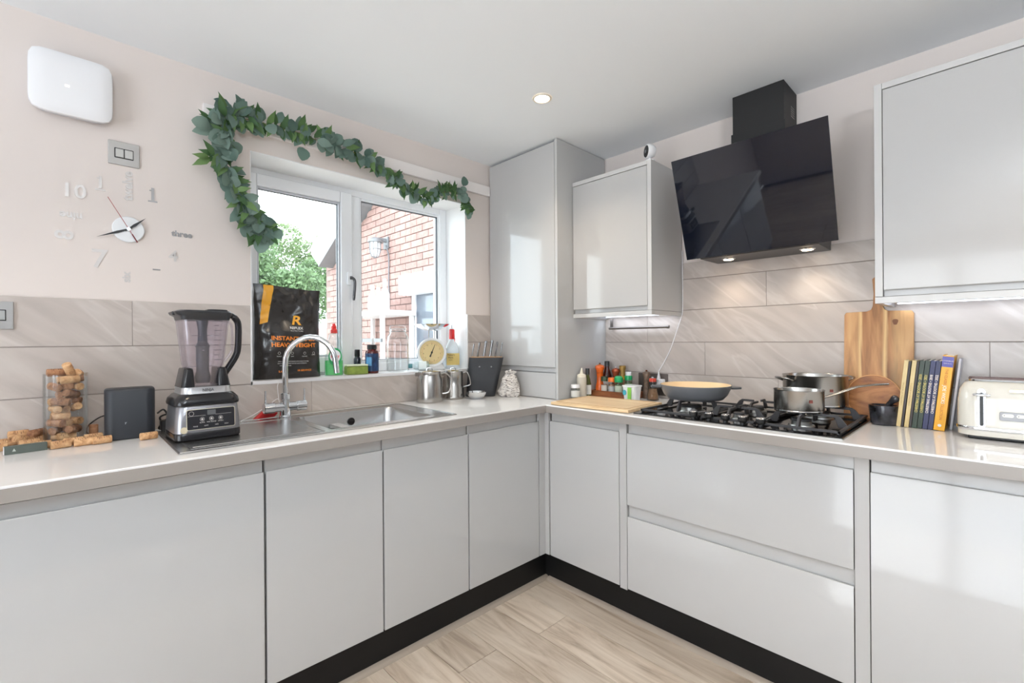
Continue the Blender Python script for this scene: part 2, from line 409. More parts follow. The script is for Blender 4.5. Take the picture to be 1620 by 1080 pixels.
hd = obj('window_handle', merge(xf(prism(rrect(-.012, .012, -.034, .034, .008), 0, .014, 'z'), T(-1.283, y0-.016, 1.565) @ FA)), UPVC, win, bevel=.002)
obj('lever', tube(smooth_pts([(-1.283, y0-.032, 1.568), (-1.27, y0-.04, 1.565), (-1.262, y0-.042, 1.54), (-1.268, y0-.04, 1.45)], 5), [.009]*4+[.0075]*11+[.006], 10), mat('lever_grey', (92, 92, 94), .3, metal=.8), hd)
# rail board above the window
struct('trim_1', box(-1.969, -.458, -.022, 0, 2.127, 2.187), mat('board_white', (238, 232, 229), .4), bevel=.002)

# patio door and rear window frames (out of view, they let the daylight in)
dr = sempty('door_1')
obj('door_frame', xf(frame(PY0, PY1, .0, 2.13, .06, -.03, .03), Matrix(((0,1,0,RX0-.05),(1,0,0,0),(0,0,1,0),(0,0,0,1)))), UPVC, dr, smooth=False)
obj('door_mullion', box(RX0-.08, RX0-.02, -1.94, -1.86, .06, 2.07), UPVC, dr, smooth=False)

# ------------------------------------------------------------------ base cabinets
DZ0, LIP, DTOP, FY, FB_ = .138, .822, .860, -.59, -.57
def jprof(z0, lip, top, f=-.59):     # handleless door section (depth, z)
    return [(f, z0), (f, lip-.003), (f+.0015, lip), (f+.006, lip), (f+.0085, lip-.010), (f+.0125, lip-.010), (f+.0145, lip+.002), (f+.0145, top), (f+.021, top), (f+.021, z0)]
def door_A(x0, x1, f=-.59): return flip(prism(jprof(DZ0, LIP, DTOP, f), x0, x1, 'x'))
def toB(g): return [(y, x, z) for x, y, z in g[0]], [tuple(reversed(q)) for q in g[1]]
def carcass(x0, x1, yf=-.567, z0=.15, z1=.868, yb=-.02):
    t = .018
    return merge(box(x0, x0+t, yf, yb, z0, z1), box(x1-t, x1, yf, yb, z0, z1), box(x0+t, x1-t, yf, yb, z0, z0+t), box(x0+t, x1-t, yb-.008, yb, z0+t, z1), box(x0+t, x1-t, yf, yf+t, z1-.06, z1))
labsA = [(-2.515, -1.9165, 'wide white gloss dishwasher door below the cork jar and router', 'integrated_dishwasher', 'dishwasher'),
         (-1.9115, -1.505, 'white gloss base cabinet under the drainer, beside the dishwasher door', 'base_cabinet', 'cabinet'),
         (-1.501, -1.094, 'white gloss base cabinet under the sink bowl', 'base_cabinet', 'cabinet'),
         (-1.090, -.640, 'white gloss base cabinet between sink bowl and room corner, window side', 'base_cabinet', 'cabinet')]
for x0, x1, lb, nm, ct in labsA:
    t = Th(nm, lb, ct, ((x0+x1)/2, -.3, .15))
    dw = nm == 'integrated_dishwasher'
    t.p('body', carcass(x0-.001, x1+.001), mat('dishwasher_dark', (24, 24, 26), .5) if dw else CARC, w=True, smooth=False)
    t.p('door', flip(prism(jprof(DZ0, LIP, .856 if dw else DTOP), x0+.0012, x1-.0012, 'x')), GLOSSW, w=True, bevel=.0008, seg=1)
t = Th('base_cabinet', 'white gloss base cabinet on the far side of the dishwasher, cut by the photo edge', 'cabinet', (-2.82, -.3, .15))
t.p('body', carcass(-3.12, -2.518), CARC, w=True, smooth=False); t.p('door', door_A(-3.118, -2.519), GLOSSW, w=True, bevel=.0008, seg=1)
single('corner_post', merge(box(-.636, -.594, -.59, -.572, DZ0, .868), box(-.594, -.576, -.616, -.572, DZ0, .868)), GLOSSW,
       'narrow white gloss corner post where the two cabinet runs meet', 'corner post', bevel=.0015)
# hob-wall run
def cabB(name, label, cat, ya, yb):
    t = Th(name, label, cat, (-.3, (ya+yb)/2, .15))
    t.p('body', toB(carcass(ya, yb)), CARC, w=True, smooth=False); return t
t = cabB('base_cabinet', 'white gloss base cabinet between corner post and pan drawers', 'cabinet', -1.031, -.62)
t.p('door', toB(door_A(-1.030, -.621)), GLOSSW, w=True, bevel=.0008, seg=1)
t = cabB('drawer_unit', 'white gloss two-drawer pan unit below the gas hob', 'drawer unit', -1.888, -1.070)
def drawerB(z0, lip, top, ya, yb): return toB(flip(prism(jprof(z0, lip, top), ya, yb, 'x')))
t.p('drawer', drawerB(.507, LIP, DTOP, -1.887, -1.0715), GLOSSW, w=True, bevel=.0008, seg=1)
t.p('drawer', drawerB(DZ0, .455, .503, -1.887, -1.0715), GLOSSW, w=True, bevel=.0008, seg=1)
t = cabB('base_cabinet', 'white gloss base cabinet below the books and toaster', 'cabinet', -2.53, -1.929)
t.p('door', toB(door_A(-2.529, -1.930)), GLOSSW, w=True, bevel=.0008, seg=1)
single('filler_panel', box(-.589, -.571, -1.0685, -1.0325, DZ0-.008, .868), GLOSSW, 'slim white filler strip between corner cabinet and pan drawers', 'filler panel', bevel=.001)
single('filler_panel', box(-.589, -.571, -1.9275, -1.8895, DZ0-.008, .868), GLOSSW, 'slim white filler strip between pan drawers and the cabinet below the toaster', 'filler panel', bevel=.001)
single('plinth', box(-3.12, -.5505, -.565, -.5495, 0.001, .149), PLINTH, 'matte black plinth board under the window-side cabinets', 'plinth', bevel=.001)
single('plinth', box(-.5655, -.5500, -2.53, -.5655, 0.001, .149), PLINTH, 'matte black plinth board under the hob-side cabinets', 'plinth', bevel=.001)
BEAD = mat('floor_bead', (150, 138, 126), .5)
struct('trim_2', flip(prism([(-.5655, .0), (-.590, .0), (-.588, .006), (-.578, .013), (-.5655, .016)], -3.12, -.5655, 'x')), BEAD)
struct('trim_3', toB(flip(prism([(-.5655, .0), (-.590, .0), (-.588, .006), (-.578, .013), (-.5655, .016)], -2.53, -.589, 'x'))), BEAD)

# worktop ------------------------------------------------------------
SX0, SX1, SY0, SY1 = -1.672, -1.214, -.515, -.135     # bowl opening
wt = Th('worktop', 'pale polished quartz worktop running round the corner over both cabinet runs', 'worktop', (0, 0, .869))
solid = lambda x, y: (x > -.6304 or y > -.6304) and not (SX0 < x < SX1 and SY0 < y < SY1)
wt.p('slab', slab([-3.12, SX0, SX1, -.6304, -.0085], [-2.54, -.6304, SY0, SY1, -.0085], solid, .8735, .91), TOPM, w=True, bevel=.003, seg=2)
wt.p('edge_strip', slab([-3.12, -.6285, -.60], [-2.54, -.6285, -.60], lambda x, y: x < -.6 and y < -.6 and (x > -.6285 or y > -.6285), .8695, .8733), TOPM, w=True)
wt.p('front_edge', merge(box(-3.12, -.6306, -.6325, -.6302, .8700, .9040), box(-.6325, -.6302, -2.54, -.6325, .8700, .9040)), EDGE_SHADED, w=True, bevel=.0006, seg=1)

# ------------------------------------------------------------------ sink
sk = Th('sink', 'stainless steel inset sink with ribbed drainer below the window', 'sink', (-1.63, -.32, .91))
sz = .9115
sk.p('rim', slab([-2.135, -2.10, SX0+.006, SX1-.006, -1.135], [-.565, -.545, SY0+.006, SY1-.006, -.075],
     lambda x, y: not (SX0 < x < SX1 and SY0 < y < SY1), .9102, .9135), SINKM, w=True, bevel=.0012)
rg = [rrect(SX0+.006, SX1-.006, SY0+.006, SY1-.006, .035, 6), rrect(SX0+.010, SX1-.010, SY0+.010, SY1-.010, .035, 6),
      rrect(SX0+.018, SX1-.018, SY0+.018, SY1-.018, .05, 6), rrect(SX0+.05, SX1-.05, SY0+.05, SY1-.05, .04, 6)]
zz = [.9135, .905, .775, .755]
bw = loft([[(x, y, z) for x, y in r] for r, z in zip(rg, zz)], False); bw[1].append(tuple(range(3*28-28+28, 3*28-28+56)) if False else tuple(range(3*len(rg[0]), 4*len(rg[0]))))
sk.p('bowl', flip(bw) if False else bw, SINKM, w=True)
sk.p('raised_edge', tube([(-2.131, -.561, .9137), (-1.139, -.561, .9137), (-1.139, -.079, .9137), (-2.131, -.079, .9137)], .0022, 6, closed=True), SINKM, w=True)
sk.p('drainer_pan', merge(*[xf(tube([(-2.09, yy, .9138), (-1.73, yy+.0, .9134)], .0018, 6), T()) for yy in (-.50,)]), SINKM, w=True)
sk.p('drainer_groove', tube(smooth_pts([(-1.70, -.53, .9138), (-1.70, -.15, .9138), (-2.10, -.13, .9138), (-2.10, -.53, .9138), (-1.70, -.53, .9138)], 1), .0016, 6), SINKM, w=True)
sk.p('overflow', xf(merge(cyl(.017, -.001, .001, 20), mv(tube([(-.013,0,.003),(.013,0,.003)], .002, 6))), T(-1.425, -.1505, .868) @ R(90, 'X')), mat('overflow_dark', (28, 24, 24), .4), w=True)
sk.p('drain', mv(lathe([(.045, .756), (.045, .758), (.03, .7565), (.0, .756)], 24), -1.44, -.325), CHROME, w=True)

# tap
tp = Th('mixer_tap', 'chrome swan-neck mixer tap with two short levers behind the drainer', 'tap', (-1.695, -.105, .9135))
tp.p('base', lathe([(.026, 0), (.026, .006), (.022, .010), (.020, .05), (.018, .075), (.021, .078), (.021, .10), (.0145, .104)], 28), CHROME)
tp.p('valve_body', merge(xf(lathe([(.020, -.085), (.0225, -.083), (.0225, -.045), (.019, -.043), (.019, .043), (.0225, .045), (.0225, .083), (.020, .085)], 24), T(0, 0, .045) @ R(90, 'Y'))), CHROME)
for s in (-1, 1):
    tp.p('lever', mv(tube([(0, 0, 0), (0, -.002, .058)], .0042, 10), s*.078, 0, .060), CHROME)
dx, dy = .78, -.62
arc = [(0, 0, .10), (0, 0, .21)] + [(dx*(.105-.105*math.cos(a)), dy*(.105-.105*math.cos(a)), .225+.115*math.sin(a)) for a in [i*PI/14 for i in range(1, 14)]] + [(dx*.214, dy*.214, .185)]
tp.p('spout', tube(arc, .0118, 16), CHROME)
# water filter hose and red scraper behind the tap
single('dish_cloth', xf(prism([(-.055, 0), (.03, 0), (.045, .012), (.04, .035), (.02, .042), (-.01, .032)], -.012, .012, 'y'), T(-1.755, -.055, .9137) @ R(14)),
       mat('red_plastic', (196, 40, 42), .35), 'red wedge-shaped cleaning cloth on the sink rim behind the tap', 'cloth', bevel=.004)
single('string', tube(smooth_pts([(-1.86, -.09, .916), (-1.80, -.06, .935), (-1.74, -.04, .965), (-1.70, -.03, .985), (-1.69, -.024, .93), (-1.70, -.022, 1.03), (-1.695, -.02, 1.055)], 6), .0015, 6),
       WHITE, 'thin white cord looping behind the tap', 'cord')

# ------------------------------------------------------------------ tall larder
tu = Th('tall_cabinet', 'floor-to-ceiling style white gloss larder standing on the worktop in the corner', 'cabinet', (-.22, -.28, .911))
tu.p('body', merge(box(-.430, -.009, -.545, -.009, .911, 2.322)), CARC, w=True, smooth=False)
tu.p('side_panel', box(-.453, -.009, -.562, -.5455, .911, 2.322), mat('panel_gloss', (188, 188, 187), .15), w=True, bevel=.0012)
tu.p('door', flip(prism([(-.432, 1.056), (-.4375, 1.056), (-.4375, 1.090), (-.441, 1.092), (-.444, 1.083), (-.449, 1.083), (-.452, 1.086), (-.452, 2.310), (-.432, 2.310)], -.5425, -.011, 'y')), GLOSSW, w=True, bevel=.0008, seg=1, label='tall upper door of the larder')
tu.p('door', box(-.452, -.432, -.5425, -.011, .913, 1.051), GLOSSW, w=True, bevel=.001, label='low lower door of the larder')

# upper cabinets -----------------------------------------------------
def upper(label, ya, yb, z1, pl, pr):
    t = Th('wall_cabinet', label, 'cabinet', (-.16, (ya+yb)/2, 1.354))
    P = mat('panel_satin', (200, 199, 198), .22)
    t.p('body', box(-.300, -.001 if False else -.009, ya+pl, yb-pr, 1.378, z1-.022), CARC, w=True, smooth=False)
    if pl: t.p('end_panel', box(-.322, -.009, ya, ya+pl, 1.378, z1), P, w=True, bevel=.001)
    if pr: t.p('end_panel', box(-.322, -.009, yb-pr, yb, 1.378, z1), P, w=True, bevel=.001)
    t.p('top_panel', box(-.322, -.009, ya+pl+.0005, yb-pr-.0005, z1-.021, z1), P, w=True, bevel=.001)
    t.p('pelmet', merge(box(-.322, -.300, ya, yb, 1.3545, 1.3765), box(-.2995, -.009, ya, ya+.018, 1.3545, 1.3765), box(-.2995, -.009, yb-.018, yb, 1.3545, 1.3765), box(-.2995, -.009, ya+.018, yb-.018, 1.371, 1.3765)), P, w=True, bevel=.0008)
    a, b = ya+pl+.002, yb-pr-.002
    t.p('door', flip(prism([(-.3005, 1.3785), (-.307, 1.3785), (-.307, 1.403), (-.310, 1.405), (-.314, 1.399), (-.319, 1.399), (-.3215, 1.402), (-.3215, z1-.024), (-.3005, z1-.024)], a, b, 'y')), GLOSSW, w=True, bevel=.0008, seg=1)
    st = t.p('light_strip', box(-.05, -.035, ya+.03, yb-.03, 1.3645, 1.3705), mat('led_strip', (240, 245, 255), .5, emit=(225, 236, 255), es=2.6), w=True, smooth=False)
    return t
upper('smaller white wall cabinet between the larder and the cooker hood', -1.046, -.5635, 2.107, .022, .0)
upper('white wall cabinet above the toaster and books', -2.53, -1.906, 2.118, .0, .022)
area('led_under_cabinet_corner', (-.06, -.80, 1.358), (0, 0, 0), .03, .42, .35, (.80, .88, 1))
area('led_under_cabinet_toaster', (-.06, -2.22, 1.358), (0, 0, 0), .03, .56, .28, (.80, .88, 1))

# ------------------------------------------------------------------ cooker hood
hd = Th('cooker_hood', 'angled black glass cooker hood with matte black chimney above the hob', 'cooker hood', (-.1, -1.48, 1.60))
YL, YR = -1.178, -1.782
hd.p('chimney', box(-.185, -.001, -1.585, -1.377, 2.12, 2.3245), MATTEB, w=True, bevel=.001)
hd.p('chimney', box(-.190, -.001, -1.590, -1.372, 1.75, 2.155), MATTEB, w=True, bevel=.001)
hd.p('vent', merge(*[box(-.09+.0, -.04, -1.5856, -1.5848, 2.20+.010*i, 2.205+.010*i) for i in range(5)]), BLACKG, w=True, smooth=False)
bx0, bz0, bx1, bz1 = -.222, 1.612, -.372, 2.042
hd.p('housing', flip(prism([(-.001, 1.609), (-.207, 1.609), (-.222, 1.632), (-.325, 1.93), (-.30, 1.945), (-.001, 1.80)], -1.712, -1.235, 'y')), mat('hood_metal', (70, 70, 72), .35, metal=.7), w=True, bevel=.001)
import math as _m
dv = Vector((bx1-bx0, 0, bz1-bz0)); nn = Vector((-dv.z, 0, dv.x)).normalized()
th = .006
def hv(x, y, z, k): q = Vector((x, y, z)) - nn*k*-1; return tuple(q)
gp = [(bx0, YL, bz0), (bx0, YR, bz0), (bx1, YR, bz1), (bx1, YL, bz1)]
gf = [tuple(Vector(p)+nn*th) for p in gp]
hd.p('glass_panel', (gp+gf, [(0,1,2,3),(4,7,6,5),(0,4,5,1),(1,5,6,2),(2,6,7,3),(3,7,4,0)]), mat('hood_glass', (16, 20, 31), .03, spec=.5), w=True, bevel=.0012)
LAMP = mat('lamp_warm', (255, 240, 220), .5, emit=(255, 226, 190), es=14)
for yy in (-1.33, -1.652):
    lr = hd.p('lamp', mv(lathe([(.026, 1.6055), (.030, 1.6088), (.0, 1.6088)], 24, True, False), -.12, yy), CHROME, w=True)
    hd.p('bulb', mv(lathe([(.020, 1.6040), (.022, 1.6058), (.0, 1.6058)], 20, True, False), -.12, yy), LAMP, lr, w=True)
    sl = bpy.data.lights.new('hood_spot', 'SPOT'); sl.energy = 2.4; sl.color = (1, .86, .70); sl.spot_size = math.radians(125); sl.spot_blend = .8; sl.shadow_soft_size = .02
    so = bpy.data.objects.new('hood_spot', sl); C.objects.link(so); so.location = (-.12, yy, 1.599)
hd.p('bright_dot', xf(cyl(.0025, 0, .001, 10), T(-.302, -1.41, 1.858) @ R(-71, 'Y')), mat('red_led', (255, 60, 30), .5, emit=(255, 50, 20), es=6), w=True)

# ------------------------------------------------------------------ ceiling downlights (one in view)
def downlight(x, y, lab, pw=17):
    t = Th('ceiling_downlight', lab, 'light', (x, y, H), group=None)
    t.p('bezel', lathe([(.045, -.0005), (.044, -.004), (.034, -.006), (.031, -.002), (.031, -.0005)], 32, False, False), mat('bezel_pale', (238, 228, 212), .3, metal=.1))
    t.p('lamp', lathe([(.0005, -.0022), (.031, -.0018), (.031, -.0005)], 28, True, False), mat('lamp_down', (255, 245, 230), .5, emit=(255, 236, 206), es=30))
    s = bpy.data.lights.new('downlight', 'SPOT'); s.energy = pw; s.color = (1, .82, .62); s.spot_size = math.radians(120); s.spot_blend = .7; s.shadow_soft_size = .03
    o = bpy.data.objects.new('downlight', s); C.objects.link(o); o.location = (x, y, H-.012)
downlight(-.812, -.785, 'round recessed ceiling downlight glowing warm white')
for x, y, q in ((-2.2, -.95, 'beside the cork jar end'), (-.95, -2.6, 'above the toaster end'), (-2.6, -2.9, 'in the middle of the room'), (-4.0, -1.2, 'by the patio door'), (-4.0, -3.4, 'in the far corner')):
    downlight(x, y, 'recessed ceiling downlight outside the frame ' + q)
# ------------------------------------------------------------------ gas hob
hb = Th('gas_hob', 'five-burner black glass gas hob with cast iron pan supports', 'hob', (-.33, -1.48, .91))
HX0, HX1, HY0, HY1 = -.590, -.075, -1.860, -1.105
hb.p('glass_plate', box(HX0, HX1, HY0, HY1, .9103, .9165), BLACKG, w=True, bevel=.0015)
hb.p('steel_lip', frame(HY0, HY1, HX0, HX1, .003, 0, 1) if False else merge(box(HX0-.0015, HX1+.0015, HY0-.0015, HY0+.001, .9102, .9135), box(HX0-.0015, HX0+.001, HY0, HY1, .9102, .9135)), BRUSH, w=True)
burn = [(-.36, -1.255, .050, 'wok'), (-.44, -1.49, .022, 's'), (-.19, -1.47, .034, 'm'), (-.43, -1.705, .034, 'm'), (-.19, -1.705, .042, 'l')]
for x, y, r, k in burn:
    b = hb.p('burner', mv(lathe([(r*1.25, .9165), (r*1.2, .921), (r*.95, .923), (r*.95, .934), (r*.7, .935)], 32), x, y), BRUSH, w=True)
    hb.p('burner_cap', mv(lathe([(r*.9, .935), (r*.93, .938), (r*.85, .9425), (r*.3, .943)], 32), x, y), CAST, b, w=True)
def support(ya, yb, xs):          # one cast-iron pan support covering ya..yb
    g = []
    z0, z1 = .922, .931
    X0, X1 = -.552, -.095
    for (a, b, c, d) in ((X0, X1, ya, ya+.009), (X0, X1, yb-.009, yb), (X0, X0+.009, ya, yb), (X1-.009, X1, ya, yb)):
        g.append(box(a, b, c, d, z0, z1))
    for x in (X0+.002, X1-.011):
        for y in (ya+.002, yb-.011): g.append(box(x, x+.009, y, y+.009, .9168, z0))
    for cx, cy, r in xs:           # inward arms rising to the pan level
        for ang in (0, 90, 180, 270):
            c, s = round(math.cos(math.radians(ang))), round(math.sin(math.radians(ang)))
            # start on the frame or at distance, rise, run in towards the burner
            if c: L0 = (X1-cx-.004) if c > 0 else (cx-X0-.004)
            else: L0 = (yb-cy-.004) if s > 0 else (cy-ya-.004)
            L0 = min(L0, r+.085); Lin = r*.55
            pr = [(L0, z0), (L0, z1), (L0-.018, .958), (L0-.03, .966), (Lin, .966), (Lin, .957), (L0-.036, .957), (L0-.026, z0)]
            q = flip(prism(pr, -.0042, .0042, 'y'))
            g.append(xf(q, T(cx, cy, 0) @ R(ang)))
    return merge(*g)
hb.p('pan_support', support(-1.372, -1.118, [(-.325, -1.245, .06)]), CAST, w=True, bevel=.0012, seg=1)
hb.p('pan_support', support(-1.590, -1.378, [(-.44, -1.484, .03), (-.19, -1.484, .04)]), CAST, w=True, bevel=.0012, seg=1)
hb.p('pan_support', support(-1.848, -1.596, [(-.43, -1.722, .04), (-.19, -1.722, .05)]), CAST, w=True, bevel=.0012, seg=1)
for i in range(5):
    kx, ky = -.5715+.0, -1.365-.062*i
    k = hb.p('knob', mv(lathe([(.0085, .9168), (.009, .926), (.0145, .932), (.0165, .936), (.0165, .9455), (.015, .947)], 24), kx, ky), BLACK, w=True)
    hb.p('knob_cap', mv(lathe([(.0155, .9468), (.0158, .9495), (.013, .951)], 24), kx, ky), CHROME, k, w=True)
hb.p('marking', merge(*[box(-.583, -.5805, -1.68-.04*i, -1.665-.04*i, .9166, .9169) for i in range(2)]), GREYP, w=True)

# pans ---------------------------------------------------------------
def rot_xy(p, a):
    a = math.radians(a); return (p[0]*math.cos(a)-p[1]*math.sin(a), p[0]*math.sin(a)+p[1]*math.cos(a), p[2])
pn = Th('casserole_pan', 'shallow grey cast iron pan with cream enamel inside, on the hob', 'pan', (-.345, -1.268, .9665))
pr = [(.094, 0), (.115, .004), (.132, .022), (.146, .052), (.149, .064)]
pn.p('body', lathe(pr + [(.1475, .066)], 56, True, False), mat('enamel_grey', (108, 110, 114), .3, spec=.6, var=.25, vscale=3), bevel=0)
pn.p('interior', flip(lathe([(.003, .006), (.11, .007), (.128, .024), (.142, .052), (.1475, .066)], 56, True, False)), mat('enamel_cream', (236, 208, 166), .2))
for a in (-60, 118):
    pn.p('handle', xf(merge(prism([(.142, -.038), (.165, -.030), (.186, -.020), (.190, 0), (.186, .020), (.165, .030), (.142, .038)], .050, .058, 'z')), R(a)), mat('enamel_dark', (72, 75, 78), .35), bevel=.003)
def saucepan(name, label, loc, r, h, kind, ang):
    t = Th(name, label, 'saucepan', loc)
    t.p('body', shell([(r*.96, 0), (r, .005), (r, h-.004), (r*1.025, h)], 56, .0018), STEEL)
    t.p('base_disc', lathe([(r*.97, -.0005), (r*.985, .002), (r*1.004, .004), (r*1.004, .009)], 56, True, False), CHROME)
    bm = mat('stamp_dark', (120, 52, 42), .4)
    a = math.radians(-138)
    M = T(math.cos(a)*(r+.0006), math.sin(a)*(r+.0006), h*.55) @ R(-138+90) @ FA
    t.p('stamp', xf(merge(box(-.006, .006, -.005, .005, 0, .0004)), M), bm)
    t.p('stamp_mark', xf(mv(text_geo('ZW', .006, ext=.0001), 0, 0, .0006), M), STEEL)
    if kind == 'long':
        d = math.radians(ang); ux, uy = math.cos(d), math.sin(d)
        pts = [(r, h-.030), (r+.02, h-.026), (r+.07, h-.008), (r+.12, h+.010), (r+.165, h+.017), (r+.225, h+.020)]
        wd = [.009, .007, .0075, .011, .013, .007]
        rings = []
        for (q, z), ww in zip(pts, wd):
            rings.append([(q*ux - ww*math.sin(tt)*uy, q*uy + ww*math.sin(tt)*ux, z + .0045*math.cos(tt)) for tt in [2*PI*i/12 for i in range(12)]])
        t.p('handle', loft(rings), STEEL)
        t.p('bracket', xf(box(r-.001, r+.003, -.012, .012, h-.042, h-.018), R(ang)), STEEL, bevel=.001)
    else:
        for s in (ang, ang+180):
            t.p('handle', xf(tube(smooth_pts([(r-.002, -.034, h-.022), (r+.018, -.033, h-.014), (r+.033, -.024, h-.010), (r+.036, 0, h-.009), (r+.033, .024, h-.010), (r+.018, .033, h-.014), (r-.002, .034, h-.022)], 4), .0045, 8), R(s)), STEEL)
    return t
saucepan('saucepan', 'smaller steel saucepan with one long handle on the hob', (-.425, -1.695, .9675), .080, .080, 'long', -50)
saucepan('stock_pot', 'larger two-handled steel stock pot behind the long-handled saucepan', (-.185, -1.690, .9675), .112, .120, 'loops', -42)

# boards ---------------------------------------------------------------
bd = Th('serving_board', 'tall acacia paddle board with a handle leaning on the tiled wall', 'serving board', (-.047, -1.872, .9115))
out = [(-.110, .012), (-.104, 0), (.104, 0), (.110, .012), (.110, .418), (.104, .428), (.035, .430), (.022, .436), (.016, .450), (.013, .50), (.018, .560), (.010, .568), (-.010, .568), (-.018, .560), (-.013, .50), (-.016, .450), (-.022, .436), (-.035, .430), (-.104, .428), (-.110, .418)]
g = prism(out, -.009, .009, 'y'); g = xf(flip(g), R(-90)); g = xf(g, Matrix.Rotation(math.radians(3.6), 4, 'Y'))
m, n, b = nodes_mat('acacia_staves'); v_, _o = obj_rand_coord(n, (14, 14, 1.6), use_rand=False)
z_ = n.nodes.new('ShaderNodeTexNoise'); z_.inputs['Scale'].default_value = 1; z_.inputs['Detail'].default_value = 8; z_.inputs['Distortion'].default_value = 2; n.links.new(v_, z_.inputs['Vector'])
r_ = ramp(n, [(.3, (118, 74, 42)), (.45, (170, 116, 70)), (.58, (196, 144, 94)), (.75, (212, 166, 116))]); n.links.new(z_.outputs['Fac'], r_.inputs['Fac'])
t_ = n.nodes.new('ShaderNodeTexCoord'); sp_ = n.nodes.new('ShaderNodeSeparateXYZ'); n.links.new(t_.outputs['Object'], sp_.inputs[0])
ad_ = n.nodes.new('ShaderNodeMath'); ad_.operation = 'MULTIPLY_ADD'; ad_.inputs[1].default_value = .018; n.links.new(z_.outputs['Fac'], ad_.inputs[0]); n.links.new(sp_.outputs['Y'], ad_.inputs[2])
mr_ = n.nodes.new('ShaderNodeMapRange'); mr_.inputs['From Min'].default_value = -.11; mr_.inputs['From Max'].default_value = .11; n.links.new(ad_.outputs[0], mr_.inputs['Value'])
b2_ = n.nodes.new('ShaderNodeValToRGB'); cs_ = [(0, .15), (.28, .35), (.38, .0), (.43, .95), (.47, .1), (.76, .0), (.79, .9), (.83, .2), (1, .1)]
while len(b2_.color_ramp.elements) < len(cs_): b2_.color_ramp.elements.new(.5)
for e_, (p_, c_) in zip(b2_.color_ramp.elements, cs_): e_.position = p_; e_.color = (c_, c_, c_, 1)
n.links.new(mr_.outputs[0], b2_.inputs['Fac'])
mx_ = n.nodes.new('ShaderNodeMix'); mx_.data_type = 'RGBA'; mx_.inputs['B'].default_value = rgb(232, 198, 140); n.links.new(b2_.outputs['Color'], mx_.inputs['Factor']); n.links.new(r_.outputs['Color'], mx_.inputs['A']); n.links.new(mx_.outputs['Result'], b.inputs['Base Color']); b.inputs['Roughness'].default_value = .45
bd.p('board', g, m, bevel=.0015)
kb = xf(xf(flip(prism([(.0085*(1+.2*math.sin(3*a))*math.cos(a)+.055, .385+.013*(1+.15*math.cos(2*a))*math.sin(a)) for a in [i*PI/8 for i in range(16)]], -.0093, -.0089, 'y')), R(-90)), Matrix.Rotation(math.radians(3.6), 4, 'Y'))
bd.p('knot', kb, mat('knot_dark', (124, 78, 48), .5))
rb = Th('round_board', 'round dark acacia board leaning in front of the paddle board', 'chopping board', (-.066, -1.862, .9115))
g = cyl(.088, -.007, .007, 48); g = xf(g, T(0, 0, .088) @ R(90, 'Y')); g = xf(g, R(6, 'Y'))
rb.p('board', g, acacia_d, bevel=.002)
rb.p('rim', xf(xf(lathe([(.0862, -.0075), (.0888, -.0075), (.0888, -.005)], 48, False, False), T(0, 0, .088) @ R(90, 'Y')), R(6, 'Y')), mat('rim_pale', (224, 170, 110), .5))
cb = Th('chopping_board', 'pale bamboo chopping board lying flat beside the hob', 'chopping board', (-.445, -.862, .9115), rotz=3)
cb.p('board', box(-.165, .165, -.215, .215, 0, .015), bamboo_m, bevel=.003)
cb.p('groove', merge(tube([(-.145, -.195, .0152), (.145, -.195, .0152), (.145, .195, .0152), (-.145, .195, .0152)], .0016, 6, closed=True)), mat('groove_tan', (196, 160, 112), .5))

# mortar and pestle ---------------------------------------------------
MARB = mat('black_marble', (64, 64, 70), .15, var=.9, vscale=18)
mt = Th('mortar', 'black marble mortar beside the round board', 'mortar', (-.158, -1.907, .9112))
mt.p('bowl', shell([(.036, 0), (.040, .004), (.043, .03), (.047, .066), (.046, .072)], 40, .008), MARB)
pt = tube(smooth_pts([(0, 0, 0), (.0, -.012, .03), (0, -.03, .055), (0, -.045, .070)], 4), [.010, .010, .010, .010, .0095, .009, .009, .0095, .011, .0135, .014, .012, .006], 14)
single('pestle', mv(pt, -.158, -1.903, .926+.02), MARB, 'black marble pestle resting in the mortar', 'pestle')

# books ---------------------------------------------------------------
def book(label, y0, th, d, h, lean, cover, page, spine_txt=None, tcol=None, ts=.01, extra=None, x0=-.175, grp=None):
    t = Th('book', label, 'book', (x0, y0, .9103+th/2*math.sin(LN)), group=grp)
    A = xf((lambda g: g)(([], [])), Matrix())
    M = R(lean, 'X')
    c = .002
    spx = mat('spine_'+label[:14].replace(' ', '_'), cover, .35)
    t.p('cover', xf(merge(box(0, d, -th/2, -th/2+c, 0, h), box(0, d, th/2-c, th/2, 0, h), box(-.0005, c, -th/2, th/2, 0, h)), M), spx, bevel=.0006, seg=1)
    t.p('pages', xf(box(c, d-.004, -th/2+c, th/2-c, .003, h-.003), M), page)
    if spine_txt:
        for s, off, size, cc in spine_txt:
            g = text_geo(s, size, ext=.00015, bold=.0002)
            # text reads from top to bottom or bottom to top: here bottom to top
            g = xf(g, M @ T(-.0009, 0, off) @ FB @ R(90 if cc[1] else -90))
            t.p('lettering', g, mat(cc[0], *cc[2:]), )
    if extra: extra(t, M)
    return t
PAGE = mat('paper_pages', (236, 230, 216), .8)
GOLD = ('gold_letters', True, (212, 190, 96), .4)
CREAM = ('cream_letters', True, (236, 224, 214), .4)
LEAN = 5.8
LN = math.radians(5.8)
def mag_spine(t, M): t.p('lettering', xf(xf(text_geo('CHRISTMAS AT BOOTHS', .0075, ext=.0001), T(-.0009, 0, .12) @ FB @ R(90)), M), mat('spine_print', (176, 140, 78), .5))
ys = -1.944
W = [(.0125, 'brown_gold'), (.0125, 'brown_gold'), (.0135, 'green'), (.0135, 'green'), (.0135, 'blue'), (.0135, 'blue')]
